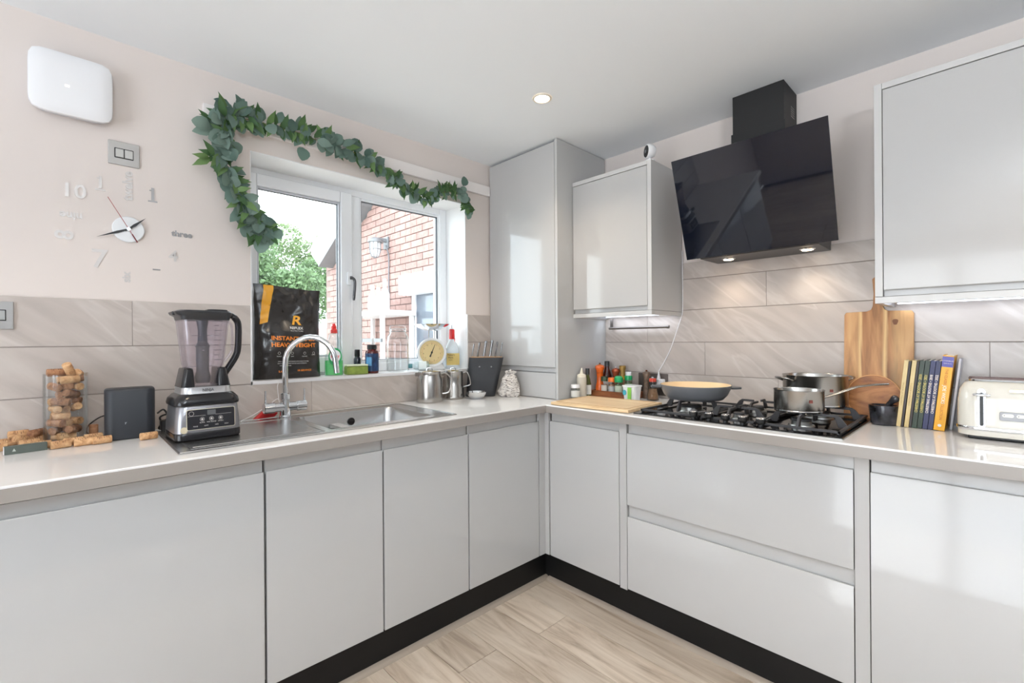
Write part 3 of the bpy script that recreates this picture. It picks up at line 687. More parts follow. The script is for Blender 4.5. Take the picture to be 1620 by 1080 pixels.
names = ['cream-gold spined slim book nearest the mortar', 'cream-gold spined slim book next to the first green one',
         'dark green book touching the cream-gold spined ones', 'dark green book touching the navy books',
         'navy book touching the green books', 'navy book touching the thick yellow book']
yrs = ['2016', '2017', '2020', '2021', '2018', '2022']
GAPW = [.0, .0095, .0085, .0008, .0008, .0008]
for i, (wd, kind) in enumerate(W):
    ys -= GAPW[i]
    yc = ys - wd/2/math.cos(LN)
    if kind == 'brown_gold':
        t = book(names[i], yc, wd, .10 if i < 3 else .16, .243, LEAN, (214, 190, 134), PAGE, extra=mag_spine)
    elif kind == 'green':
        t = book(names[i], yc, wd, .10 if i < 3 else .16, .243, LEAN, (22, 44, 24), PAGE, [('CHRISTMAS AT BOOTHS \u2022 '+yrs[i], .125, .0098, GOLD)])
    else:
        t = book(names[i], yc, wd, .10 if i < 3 else .16, .243, LEAN, (24, 30, 78), PAGE, [('CHRISTMAS AT BOOTHS \u2022 '+yrs[i], .125, .0098, CREAM)])
    ys -= wd/math.cos(LN)
    if i < 2:
        # a plain dark book stands between the cream ones
        t.p('dark_jacket', xf(box(.0, .098, -wd/2-.0075, -wd/2-.0004, .001, .240), R(LEAN, 'X')), mat('jacket_dark', (46, 36, 32), .4), bevel=.0008, label='dark brown back cover')
def yellow_extra(t, M):
    t.p('band', xf(box(-.0012, .0004, -.0145, .0145, .222, .258), M), mat('band_violet', (86, 84, 160), .4))
    t.p('lettering', xf(merge(xf(text_geo('BLOOMSBURY', .005, ext=.0001), T(-.0014, 0, .243) @ FB), xf(text_geo('LEAN IN 15', .004, ext=.0001), T(-.0014, 0, .234) @ FB)), M), mat('cream_letters', (236, 224, 214), .4))
    t.p('emblem', xf(xf(merge(lathe([(.005, 0), (.005, .0004)], 20)), T(-.0006, 0, .018) @ R(-90, 'Y')), M), WHITE)
book('thick yellow cookbook with a violet top band, leaning beside the toaster', ys-.0165, .029, .185, .262, LEAN, (232, 168, 34), PAGE,
     [('THE CLASSIC', .186, .0100, ('orange_letters', False, (196, 120, 30), .5)), ('JOE WICKS', .126, .0130, ('white_letters', False, (246, 240, 228), .5)), ('COLLECTION', .068, .0100, ('orange_letters', False, (196, 120, 30), .5))], extra=yellow_extra, x0=-.185)
book('thin pale grey book behind the yellow cookbook', ys-.0440, .007, .15, .250, LEAN, (206, 208, 218), PAGE, x0=-.13)

# toaster -------------------------------------------------------------
to = Th('toaster', 'cream white four-slot toaster with chrome trim and ribbed front', 'toaster', (-.175, -2.285, .9112))
def tring(z, inset, r=.045): return [(x, y, z) for x, y in rrect(-.115+inset, .115-inset, -.175+inset, .175-inset, r-inset*.5, 8)]
prof = [(.010, .006), (.012, .001), (.030, .0), (.060, .0), (.12, .001), (.155, .005), (.175, .015), (.184, .030)]
CREAMT = mat('toaster_cream', (224, 220, 210), .12, coat=.3)
to.p('body', loft([tring(z, i) for z, i in prof]), CREAMT)
to.p('chrome_band', loft([tring(z, i) for z, i in ((.029, -.0015), (.031, -.0025), (.038, -.0025), (.040, -.0015))], False), CHROME)
to.p('foot', mv(box(-.09, .09, -.15, .15, 0, .012)), BLACK, bevel=.003)
to.p('top_plate', loft([tring(.1835, .026), tring(.1875, .028), tring(.1885, .034)]), CHROME)
for yy in (.085, -.085):
    for xx in (-.035, .035):
        to.p('bread_slot', cbox((xx, yy, .1887), (.032, .13, .0012)), mat('slot_dark', (96, 60, 56), .5), bevel=.0004, seg=1)
to.p('ribs', merge(*[xf(cyl(.0042, .052, .150, 10), T(-.1135, .02-.0125*i*1.0, 0)) for i in range(0, 15)]), CREAMT)
for s in (1, -1):
    lv = to.p('lever_slot', xf(prism(rrect(-.010, .010, -.062, .062, .0098, 6), 0, .003, 'z'), T(-.1145, .118*s, .100) @ FB), CHROME, bevel=.001)
    to.p('slot', xf(prism(rrect(-.0045, .0045, -.056, .050, .0044, 5), .0028, .0036, 'z'), T(-.1145, .118*s, .100) @ FB), BLACK, lv)
    to.p('lever', mv(merge(xf(lathe([(.003, -.020), (.0055, -.008), (.0055, .008), (.003, .020)], 12), R(90, 'X'))), -.125, .118*s, .142), CHROME, lv)
pnl = to.p('control_panel', xf(prism(rrect(-.034, .034, -.013, .013, .004), 0, .0075, 'z'), T(-.1145, .045, .080) @ FB), mat('toaster_panel', (142, 142, 144), .35, metal=.5), bevel=.001)
for q in (.018, -.012):
    b = to.p('button', xf(prism(rrect(-.0125, .0125, -.005, .005, .0045), .0075, .0100, 'z'), T(-.1145, .043+q, .083) @ FB), CREAMT, pnl)
    to.p('button_mark', xf(box(-.0085, -.0072, -.002, .002, .0098, .0103), T(-.1145, .043+q, .083) @ FB), BLACK, b)
to.p('badge', xf(prism(rrect(-.03, .03, -.004, .004, .0035), 0, .002, 'z'), T(-.1145, .028, .158) @ FB), mat('badge_gold', (224, 208, 168), .2, metal=.8))

# ------------------------------------------------------------------ corner group by the larder
def bottle(name, label, cat, loc, prof, m, cap=None, capm=None, inner=None, innerm=None, lab=None, labm=None, group=None, n=24, sx=1):
    t = Th(name, label, cat, loc, group=group)
    t.p('body', lathe(prof, n, sx=sx), m)
    if inner: t.p('contents', lathe(inner, n, sx=sx), innerm)
    if lab: t.p('label', lathe(lab, n, False, False, sx=sx), labm)
    if cap: t.p('cap', lathe(cap, n), capm)
    return t
def jarprof(r, h, rn): return [(r*.92, 0), (r, .004), (r, h*.80), (rn, h*.90), (rn, h)]
Z = .9112
HERB = mat('herb_green', (92, 106, 74), .9, var=.4, vscale=120); SPICE = mat('spice_tan', (146, 112, 84), .9, var=.3, vscale=120)
GCAP = mat('cap_green', (34, 158, 96), .4); OCAP = mat('cap_orange', (226, 112, 38), .4); RCAP = mat('cap_red', (206, 66, 44), .4); DCAP = mat('cap_dark', (36, 36, 38), .4)
LABW = mat('label_white', (226, 226, 220), .6)
bottle('spice_jar', 'small glass jar with a white lid beside the white squeeze bottle', 'jar', (-.352, -.600, Z), jarprof(.024, .062, .022), JARG, [(.0245, .060), (.0245, .076), (.023, .078)], WHITE, [(.022, .003), (.022, .040)], mat('salt_grey', (128, 132, 126), .8), [(.0245, .012), (.0245, .045)], LABW)
bottle('squeeze_bottle', 'cloudy plastic squeeze bottle with a pointed nozzle beside the larder', 'bottle', (-.293, -.597, Z), [(.024, 0), (.027, .004), (.027, .108), (.025, .115)], mat('milky_plastic', (204, 198, 184), .4), [(.0255, .115), (.024, .128), (.011, .134), (.006, .150), (.003, .166)], mat('nozzle_cream', (236, 230, 212), .4))
bottle('oil_bottle', 'slim dark green glass bottle with black cap behind the squeeze bottle', 'bottle', (-.232, -.592, Z), [(.018, 0), (.020, .004), (.020, .075), (.010, .115), (.009, .130)], mat('oil_green', (74, 78, 36), .1, spec=.7), [(.0115, .125), (.0115, .158), (.011, .160)], DCAP, lab=[(.0206, .015), (.0206, .068)], labm=LABW)
tr = Th('wooden_tray', 'dark wooden tray holding the orange mill and spice jars', 'tray', (-.115, -.706, Z))
tr.p('tray', slab([-.070, -.062, .062, .070], [-.140, -.130, .130, .140], lambda x, y: abs(x) > .062 or abs(y) > .130, .006, .034), tray_m, bevel=.002)
tr.p('base', box(-.0695, .0695, -.1395, .1395, 0, .0065), tray_m, bevel=.001)
TZ = Z+.0067
def mill(name, label, loc, m, h=.20, r=.026, top=None):
    t = Th(name, label, 'pepper mill', loc)
    s = h/.2
    t.p('body', lathe([(r*1.05, 0), (r*1.1, .010*s), (r*.96, .020*s), (r*1.08, .045*s), (r*1.0, .06*s), (r*.78, .085*s), (r*.74, .115*s), (r*.86, .140*s), (r*.90, .143*s)], 32), m)
    t.p('head', lathe([(r*.82, .144*s), (r*.88, .150*s), (r*.86, .158*s), (r*1.12, .172*s), (r*1.18, .182*s), (r*.98, .194*s), (r*.3, .200*s)], 32), m)
    t.p('finial', lathe([(.004, .199*s), (.006, .204*s), (.005, .209*s), (.001, .211*s)], 16), top or CHROME)
    return t
OR = mat('orange_lacquer', (232, 104, 32), .2, coat=.4)
mill('pepper_mill', 'glossy orange pepper mill at the larder end of the wooden tray', (-.125, -.600, TZ), OR, .172, .0235, mat('brass_dark', (110, 70, 50), .3, metal=.8))
bottle('sauce_bottle', 'dark brown sauce bottle with black cap behind the orange mill', 'bottle', (-.078, -.618, TZ), [(.024, 0), (.026, .004), (.026, .105), (.013, .15), (.012, .165)], mat('sauce_brown', (64, 24, 18), .1, spec=.7), [(.0145, .160), (.0145, .187), (.013, .190)], DCAP, lab=[(.0265, .03), (.0265, .09)], labm=LABW)
mill('pepper_mill', 'copper and brass grinder standing behind the spice jars', (-.070, -.672, TZ), mat('copper_dark', (168, 84, 52), .3, metal=.4), .150, .020)
bottle('grinder', 'brass-topped spice grinder with a yellow band, back of the tray', 'grinder', (-.062, -.712, TZ), [(.017, 0), (.018, .004), (.018, .085), (.017, .088)], SPICE, [(.0175, .105), (.014, .125), (.019, .150), (.019, .163), (.017, .166)], mat('brass_olive', (150, 118, 58), .35, metal=.4), lab=[(.0186, .088), (.0186, .106)], labm=mat('band_yellow', (222, 190, 60), .4))
bottle('spice_jar', 'spice jar with a black and dark green lid beside the orange mill', 'jar', (-.155, -.652, TZ), jarprof(.0185, .082, .018), JARG, [(.019, .080), (.019, .104), (.018, .106)], mat('cap_forest', (44, 66, 40), .4), [(.0165, .003), (.0165, .060)], SPICE, [(.0188, .015), (.0188, .058)], mat('label_pale', (206, 200, 190), .6))
bottle('spice_jar', 'spice jar with an orange lid on the tray', 'jar', (-.150, -.697, TZ), jarprof(.0185, .080, .018), JARG, [(.0192, .078), (.0192, .100), (.018, .102)], OCAP, [(.0165, .003), (.0165, .065)], SPICE, [(.0188, .015), (.0188, .055)], mat('label_bluegrey', (172, 178, 180), .6))
t = bottle('herb_jar', 'herb jar with a wide bright green lid, front of the tray', 'jar', (-.148, -.742, TZ), jarprof(.021, .080, .020), JARG, [(.0215, .078), (.0235, .084), (.0235, .104), (.016, .112), (.012, .113)], GCAP, [(.019, .003), (.019, .068)], HERB, [(.0213, .012), (.0213, .060)], mat('label_greenish', (186, 200, 182), .6))
bottle('herb_jar', 'tall herb jar with a green collar and white cap at the tray end', 'jar', (-.105, -.778, TZ), jarprof(.0205, .092, .020), JARG, [(.0212, .090), (.0212, .114), (.0155, .115), (.0155, .132), (.015, .134)], GCAP, [(.0185, .003), (.0185, .082)], HERB, [(.0208, .014), (.0208, .070)], mat('label_palegreen', (172, 186, 166), .6))
ob = [o for o in C.objects if o.name.startswith('herb_jar')][-1]
obj('shaker_top', lathe([(.0160, .1152), (.0160, .134), (.015, .136)], 24), WHITE, ob)
# tub
tb = Th('plastic_tub', 'white plastic snack tub with a green stripe and a teal dot', 'tub', (-.215, -.868, Z))
tb.p('body', loft([[(x, y, z) for x, y in rrect(-.034-.0+q, .034-q, -.040+q, .040-q, .012, 5)] for z, q in ((0, .006), (.074, .0))]), mat('tub_white', (228, 232, 236), .35, var=.03))
tb.p('lid', loft([[(x, y, z) for x, y in rrect(-.037, .037, -.043, .043, .013, 5)] for z in (.0742, .082)]), mat('lid_clear', (232, 236, 240), .25), bevel=.002)
def side(g, y, z): return xf(g, T(-.0352, y, z) @ FB)
tb.p('stripe', side(prism([(-.011, -.030), (.009, -.030), (.011, .030), (-.011, .030)], -.002, .0012, 'z'), -.006, .042), mat('stripe_green', (132, 198, 84), .4))
tb.p('dot', side(xf(cyl(.014, -.002, .0014, 24), Matrix.Scale(.7, 4, (1, 0, 0))), .024, .044), mat('dot_teal', (70, 176, 196), .4))
mill('pepper_mill', 'small clear pepper grinder with a copper head behind the tub', (-.075, -.872, Z), mat('grinder_mix', (112, 92, 76), .4, var=.4, vscale=90), .148, .018, mat('brass_dark', (110, 70, 50), .3, metal=.8))
t = bottle('spice_bottle', 'flared glass spice bottle with a red cap next to the pan', 'bottle', (-.120, -.935, Z), [(.030, 0), (.032, .004), (.029, .03), (.018, .075), (.0155, .095), (.016, .100)], JARG, [(.0185, .098), (.0185, .112), (.017, .115)], RCAP, [(.027, .004), (.026, .028), (.019, .060)], mat('nutmeg_brown', (118, 88, 62), .9, var=.3, vscale=90))
bottle('spice_jar', 'dark glass jar half hidden between tub and red-capped bottle', 'jar', (-.075, -.912, Z), jarprof(.017, .085, .016), mat('dark_glass', (44, 40, 38), .12), [(.0175, .083), (.0175, .105), (.017, .107)], DCAP)

# wall socket with plug and charger behind the spices
so = Th('wall_socket', 'double brushed metal wall socket behind the grinder', 'socket', (-.0085, -.875, .985))
so.p('plate', xf(prism(rrect(-.090, .090, -.060, .060, .003), 0, .004, 'z'), T(0, 0, 0) @ FB), mat('socket_metal', (120, 112, 108), .4, metal=.9), bevel=.001)
so.p('insert', xf(prism(rrect(-.020, .020, -.018, .018, .002), .004, .0055, 'z'), T(0, .03, -.005) @ FB), BLACK)
so.p('switch', xf(prism(rrect(-.006, .006, -.010, .010, .001), .004, .007, 'z'), T(0, -.0, .030) @ FB), CHROME)
pg = Th('plug', 'white charger plug pushed into the wall socket', 'plug', (-.0135, -.925, .995))
pg.p('body', xf(prism(rrect(-.026, .026, -.022, .022, .006), 0, .03, 'z'), FB), WHITE, bevel=.004)
pg.p('strain_relief', xf(lathe([(.010, 0), (.009, .012), (.005, .03), (.0022, .045)], 14), T(-.018, .004, .018)), WHITE)
single('charging_cable', tube(smooth_pts([(-.0315, -.921, 1.060), (-.025, -.950, 1.11), (-.020, -.985, 1.18), (-.014, -1.015, 1.27), (-.014, -1.042, 1.345), (-.014, -1.052, 1.40), (-.014, -1.052, 1.62), (-.012, -1.050, 1.70)], 8), .0022, 8), WHITE,
       'thin white charging cable running up the tiles to the hood', 'cable')
# hanging rail
BRUSHD = mat('dull_steel', (128, 122, 118), .4, metal=.9)
rl = Th('towel_rail', 'brushed steel towel rail fixed to the tiles under the smaller wall cabinet', 'rail', (-.035, -.79, 1.300))
rl.p('rail', xf(lathe([(.007, -.185), (.007, .185)], 16), R(90, 'X')), BRUSHD)
rl.p('end_cap', xf(lathe([(.0085, -.195), (.0095, -.185), (.0085, -.183)], 16), T() @ R(-90, 'X') @ Matrix()), BRUSHD)
rl.p('bracket', merge(box(-.004, .0255, .158, .176, -.004, .004), box(-.003, .003, .158, .176, 0, .054)), BRUSHD, bevel=.001)
# security camera
sc = Th('security_camera', 'small round white indoor camera with black face on top of the wall cabinet', 'camera', (-.290, -1.022, 2.1075), rotz=-38+180)
sc.e.scale = (1.25, 1.25, 1.25)
sc.p('stand', lathe([(.020, 0), (.020, .004), (.006, .007), (.005, .02)], 24), WHITE)
sc.p('body', xf(lathe([(.006, -.022), (.020, -.018), (.027, -.006), (.028, .010), (.026, .014)], 32), T(0, 0, .040) @ R(90, 'Y')), WHITE)
sc.p('face', xf(lathe([(.023, .0135), (.022, .0155), (.008, .0165)], 32), T(0, 0, .040) @ R(90, 'Y')), BLACKG)
sc.p('lens', xf(lathe([(.007, .016), (.006, .018), (.001, .0185)], 16), T(0, 0, .040) @ R(90, 'Y')), GREYP)
# ------------------------------------------------------------------ window-side worktop
random.seed(11)
CORKL, CORKR = .046, .0122
cork_me = [mesh_of('cork', lathe([(CORKR*.93, -CORKL/2), (CORKR, -CORKL/2+.0012), (CORKR, CORKL/2-.0012), (CORKR*.93, CORKL/2)], 16), m) for m in (cork_m, cork_d)]
print_me = mesh_of('print', merge(*[xf(box(-.0035, .0035, -.0002, .0004, -.0005, .0005), R(aa) @ T(0, 0, 0) @ T(0, -CORKR, zz)) for zz, aa in ((-.012, 0), (-.008, 14), (-.004, -10), (.004, 6), (.009, -12))]), mat('cork_ink', (96, 66, 52), .8), False)
def cork(x, y, z, ang, tilt, label, group=None, dark=0, stand=False, prt=True):
    o = bpy.data.objects.new('cork', cork_me[dark]); C.objects.link(o)
    o.matrix_world = T(x, y, z) @ (Matrix() if stand else R(ang) @ R(tilt, 'Y') @ R(90, 'Y') @ R(random.uniform(-70, -20) if prt else 0))
    o['label'] = label; o['category'] = 'cork'
    if group: o['group'] = group
    if prt:
        q = bpy.data.objects.new('print', print_me); C.objects.link(q); q.parent = o
    return o
JX, JY = -2.368, -.080
cj = Th('glass_cylinder_jar', 'tall straight glass jar filled with wine corks', 'jar', (JX, JY, .9112))
cj.p('glass', shell([(.0525, 0), (.054, .003), (.054, .222), (.0545, .224)], 48, .0025), JARG)
lay = 0
z = .9112+.006+CORKR
while z < 1.125:
    a = lay*67 + random.uniform(-18, 18)
    offs = (-.0125, .0125) if lay % 3 == 0 else (-.0255, .0, .0255)
    for q in offs:
        half = math.sqrt(max(.0505**2 - (abs(q)+CORKR)**2, 0)); room = max(half - CORKL/2, 0)
        s = random.uniform(-room, room) if room > 0 else 0
        ar = math.radians(a)
        cork(JX + s*math.cos(ar) - q*math.sin(ar), JY + s*math.sin(ar) + q*math.cos(ar), z + random.uniform(0, .0015), a, random.uniform(-14, 14),
             'wine cork packed inside the tall glass jar', 'corks in the glass jar', int(random.random() < .25))
    z += CORKR*1.9; lay += 1
cork(JX+.008, JY-.018, z+.010, 60, 55, 'pale wine cork standing aslant out of the top of the glass jar', dark=0)
cork(JX-.022, JY+.015, z+.001, 10, 0, 'dark wine cork lying across the rim of the glass jar', dark=1)
cork(JX+.030, JY+.010, z-.004, 80, 10, 'wine cork lying at the top of the heap inside the glass jar', dark=0)
zc = .9103+CORKR
for a in [(-2.500, -.026, zc, 8, 0, 'wine cork against the tiles at the cut edge of the photo', 0),
          (-2.478, -.030, zc+.0225, 14, 0, 'wine cork lying on top of the back row, nearest the wall socket', 0),
          (-2.466, -.060, zc+.008, 28, 18, 'wine cork propped aslant on others above the dark matchbox', 0),
          (-2.520, -.120, zc, 5, 0, 'wine cork beside the end of the dark matchbox, cut by the photo edge', 0),
          (-2.440, -.028, zc, 5, 0, 'wine cork on the worktop behind the propped one', 0),
          (-2.452, -.100, zc, 12, 0, 'wine cork behind the dark matchbox', 0),
          (-2.436, -.032, zc+.0215, 48, 0, 'dark mottled wine cork on top of the heap beside the glass jar', 1),
          (-2.424, -.158, zc, -6, 0, 'pale printed wine cork just beyond the matchbox end', 0),
          (-2.380, -.192, zc, 6, 0, 'wine cork showing its round end in front of the glass jar', 0),
          (-2.352, -.160, zc, 8, 0, 'short gap-filling wine cork behind the front row by the glass jar', 0),
          (-2.328, -.193, zc, 6, 0, 'wine cork with a round stamp in the front row', 0),
          (-2.284, -.198, zc, 6, 0, 'wine cork touching the black speaker corner', 0),
          (-2.303, -.120, zc, 15, 0, 'wine cork lying between jar and black speaker', 0),
          (-2.168, -.226, zc, 10, 0, 'single wine cork alone before the black speaker', 0)]:
    cork(*a[:6], dark=a[6])
cork(-2.300, -.060, .9104+CORKL/2, 0, 0, 'dark wine cork standing upright beside the glass jar', dark=1, stand=True, prt=False)
mb = Th('matchbox', 'small dark green-grey matchbox lying on the worktop among the corks', 'matchbox', (-2.455, -.190, .9105), rotz=8)
mb.p('box', box(-.045, .045, -.008, .008, 0, .024), mat('matchbox_green', (84, 92, 86), .5), bevel=.001)
mb.p('emblem', xf(merge(prism([(-.004, -.004), (0, .005), (.004, -.004)], 0, .0004, 'z')), T(-.025, -.0082, .012) @ FA), mat('emblem_pale', (190, 196, 190), .5))
mb.p('stripe', box(-.0458, -.0448, -.0078, .0078, .001, .023), WHITE)

# speaker / router
rt = Th('speaker', 'matte black rounded box speaker with a tiny logo between the corks and the blender', 'speaker', (-2.209, -.132, .9105), rotz=-2)
rt.p('body', loft([[(x, y, z) for x, y in rrect(-.067+q, .067-q, -.046+q, .046-q, .026, 8)] for z, q in ((0, .003), (.003, 0), (.163, .0), (.168, .002), (.170, .005))]), mat('speaker_black', (33, 36, 42), .5, bump=.05, bscale=900))
rt.p('logo', xf(merge(xf(box(-.004, .004, -.0006, .0006, 0, .0003), R(60)), xf(box(-.004, .0, -.0006, .0006, 0, .0003), R(-60))), T(-.013, -.0463, .055) @ FA), mat('logo_silver', (190, 190, 195), .4))
CAB = mat('cable_black', (18, 18, 19), .5)
single('cable', tube(smooth_pts([(-2.26, -.05, .985), (-2.285, -.035, .975), (-2.312, -.028, .95), (-2.315, -.03, .925), (-2.29, -.035, .9135), (-2.25, -.05, .9125)], 8), .0022, 8), CAB, 'thin black cable looping out behind the speaker on the cork side', 'cable')
single('cable', tube(smooth_pts([(-2.125, -.06, .975), (-2.105, -.05, .985), (-2.095, -.055, .955), (-2.12, -.05, .92), (-2.10, -.04, .915), (-2.06, -.035, .95), (-2.085, -.03, .965), (-2.115, -.035, .955), (-2.10, -.06, .93), (-2.06, -.06, .9135)], 8), .0032, 8), CAB, 'bunched black cable between speaker and blender', 'cable')
single('power_adapter', prism(rrect(-2.118, -2.070, -.085, -.045, .006), .9105, .948, 'z'), CAB, 'black power adapter lying behind the blender among the cables', 'adapter', bevel=.003)

# blender
bl = Th('blender', 'countertop blender with smoky square jug and silver-black motor base', 'blender', (-2.018, -.295, .9138), rotz=2)
SIL = mat('blender_silver', (150, 150, 154), .32, metal=.85); BB = mat('blender_black', (24, 24, 27), .22)
bl.e.scale = (.94, .94, 1.01); bl.e.location.x = -2.026
def rr(w, d, z, r=.03, cx=0, cy=0, k=6): return [(x, y, z) for x, y in rrect(cx-w/2, cx+w/2, cy-d/2, cy+d/2, r, k)]
bl.p('base', loft([rr(.196, .19, .0, .03), rr(.204, .198, .004, .03), rr(.204, .198, .022, .03), rr(.200, .194, .026, .03)]), BB)
bl.p('motor_housing', loft([rr(.203, .196, .0262, .032), rr(.200, .193, .06, .032), rr(.190, .182, .108, .03), rr(.186, .178, .112, .03)]), SIL)
bl.p('shoulder', loft([rr(.200, .190, .1122, .034), rr(.202, .192, .118, .034), rr(.196, .186, .132, .034), rr(.172, .164, .146, .034), rr(.160, .152, .149, .034)]), BB)
bl.p('collar', loft([rr(.158, .150, .1492, .03), rr(.156, .148, .152, .03), rr(.152, .144, .170, .03)]), mat('blender_collar', (196, 196, 198), .3, metal=.8))
for s in (-1, 1):
    bl.p('jug_dock', loft([rr(.042, .12, .1702, .012, s*.056), rr(.040, .118, .178, .012, s*.055), rr(.028, .10, .228, .010, s*.052), rr(.024, .09, .232, .008, s*.052)]), BB)
j = [(.092, .172), (.098, .20), (.108, .225), (.120, .245), (.150, .40), (.152, .408)]
jo = [rr(w, w*.94, z, .024) for w, z in j]; ji = [rr(w-.008, w*.94-.008, z, .021) for w, z in reversed(j[1:])] + [rr(.082, .078, .178, .02)]
jg = bl.p('jug', loft(jo+ji), SMOKE)
bl.p('measure_mark', merge(*[box(.022, .036 if i % 2 else .046, -.0615-.0085*(i/8), -.0612-.0085*(i/8), .258+.0165*i, .2592+.0165*i) for i in range(9)]), BLACK, jg)
bl.p('blade_shaft', lathe([(.022, .180), (.026, .20), (.020, .22), (.021, .30), (.024, .305), (.016, .318), (.014, .36), (.020, .395)], 20), mat('blade_grey', (60, 68, 76), .3))
for q, (zz_, a) in enumerate(((.235, 0), (.235, 180), (.29, 80), (.29, 260), (.34, 30), (.34, 210))):
    bl.p('blade', xf(prism([(.012, -.006), (.04, -.004), (.046, .004), (.012, .008)], 0, .0015, 'z'), T(0, 0, zz_) @ R(a)), CHROME)
ld = bl.p('lid', loft([rr(.150, .142, .392, .022), rr(.156, .148, .404, .024), rr(.172, .156, .410, .026, -.004), rr(.176, .158, .418, .026, -.006), rr(.160, .146, .424, .026, -.002)]), mat('lid_black', (40, 42, 46), .3))
bl.p('lid_latch', loft([rr(.07, .05, .4205, .01, .045), rr(.066, .046, .430, .01, .045), rr(.05, .04, .4315, .01, .045)]), BB, ld)
bl.p('pour_spout', prism([(-.096, -.022), (-.078, -.030), (-.074, .030), (-.096, .022)], .408, .420, 'z'), BB, ld, bevel=.003)
hnd = smooth_pts([(.070, -.012, .415), (.090, -.014, .412), (.108, -.016, .395), (.114, -.016, .37), (.112, -.016, .30), (.104, -.016, .268), (.085, -.014, .235), (.066, -.012, .205), (.060, -.012, .185)], 5)
bl.p('handle', tube(hnd, [.010]*8+[.0115]*(len(hnd)-8), 12), BB)
hin = smooth_pts([(.077, -.012, .39), (.092, -.012, .375), (.094, -.012, .30), (.088, -.012, .28), (.066, -.012, .250)], 5)
bl.p('handle_rib', tube(hin, .0045, 8), SMOKE)
def fp(g, x, z): return xf(g, T(x, -.0985, z) @ R(-4, 'X') @ FA)
OUTL = mat('panel_outline', (214, 208, 186), .4); PBK = mat('panel_black', (38, 38, 42), .25)
cp = bl.p('control_panel', fp(prism(rrect(-.074, .074, -.033, .033, .006), -.002, .0012, 'z'), .004, .068), OUTL)
bl.p('panel_face', fp(prism(rrect(-.0725, .0725, -.0315, .0315, .005), -.001, .0016, 'z'), .004, .068), PBK, cp)
bl.p('display', fp(prism(rrect(-.013, .013, -.008, .008, .002), -.001, .0020, 'z'), .004, .088), mat('display_grey', (96, 98, 100), .2), cp)
ICON = mat('icon_pale', (196, 194, 190), .5)
ring = lathe([(.0060, .0017), (.0068, .0021), (.0060, .0022)], 20, False, False)
for q in (-.024, .004, .032): bl.p('button', fp(merge(ring, cyl(.0035, .0016, .0021, 12)), q, .0675), ICON, cp)
bl.p('button', fp(merge(xf(ring, Matrix.Scale(1.1, 4))), -.056, .088), ICON, cp)
bl.p('marking', fp(merge(box(-.066, -.014, -.0004, .0002, .0016, .0019), box(.016, .066, -.0004, .0002, .0016, .0019)), .0, .080), ICON, cp)
bl.p('marking', fp(merge(*[xf(text_geo(s_, .0052, ext=.0001), T(x_, y_, .0018)) for s_, x_, y_ in (('BLEND', -.028, -.013), ('MAX BLEND', .0, -.013), ('CRUSH', .028, -.013), ('PULSE', -.048, -.024), ('LOW', -.016, -.024), ('MED', .016, -.024), ('HIGH', .046, -.024))]), .004, .070), ICON, cp)
bl.p('lettering', xf(text_geo('NINJA', .013, ext=.0002, bold=.0003), T(0, -.0755, .160) @ FA), mat('logo_grey', (120, 120, 124), .3, metal=.7))
bl.p('sticker', fp(lathe([(.0105, 0), (.0105, .0022), (.001, .0022)], 20), -.077, .037), mat('sticker_beige', (206, 196, 170), .6))

# steel jugs, bowl
def jug(label, loc, r, h, step, ang):
    t = Th('steel_jug', label, 'jug', loc, rotz=ang)
    if step:
        pr_ = [(r*1.0, 0), (r*1.05, .004), (r*1.05, .012), (r*1.0, .016), (r*.98, .065), (r*.90, .072), (r*.90, h-.006), (r*.94, h)]
    else:
        pr_ = [(r*.98, 0), (r*1.02, .006), (r*1.0, .03), (r*.97, h*.75), (r*.86, h*.88), (r*.86, h-.004), (r*.90, h)]
    t.p('body', shell(pr_, 40, .0016), STEEL)
    t.p('lid', lathe([(r*.88, h-.003), (r*.86, h+.003), (r*.3, h+.008), (.001, h+.009)], 32), STEEL)
    t.p('lid_knob', tube(smooth_pts([(-.014, 0, h+.006), (-.013, 0, h+.018), (0, 0, h+.022), (.013, 0, h+.018), (.014, 0, h+.006)], 4), .0022, 8), CHROME)
    t.p('handle', tube(smooth_pts([(r*.86, 0, h*.93), (r*1.25, 0, h*.95), (r*1.62, 0, h*.80), (r*1.66, 0, h*.50), (r*1.45, 0, h*.30), (r*.98, 0, h*.26)] if not step else [(r*.86, 0, h*.93), (r*1.3, 0, h*.97), (r*1.55, 0, h*.75), (r*1.62, 0, h*.52), (r*1.35, 0, h*.45), (r*.9, 0, h*.42)], 5), .0045, 8), STEEL)
    t.p('spout', xf(prism([(-.016, r*.80), (.016, r*.80), (0, r*1.12)], h*.86, h, 'z'), R(90)), STEEL, bevel=.002)
jug('larger steel jug with lid standing by the sink corner', (-.975, -.115, .9105), .068, .158, False, -28)
jug('smaller stepped steel jug behind the larger jug', (-.800, -.088, .9105), .060, .150, True, -28)
bo = Th('small_bowl', 'small shallow steel bowl in front of the knife block', 'bowl', (-.715, -.190, .9105))
bo.p('body', shell([(.028, 0), (.040, .008), (.052, .026), (.056, .038)], 40, .0015), CHROME)

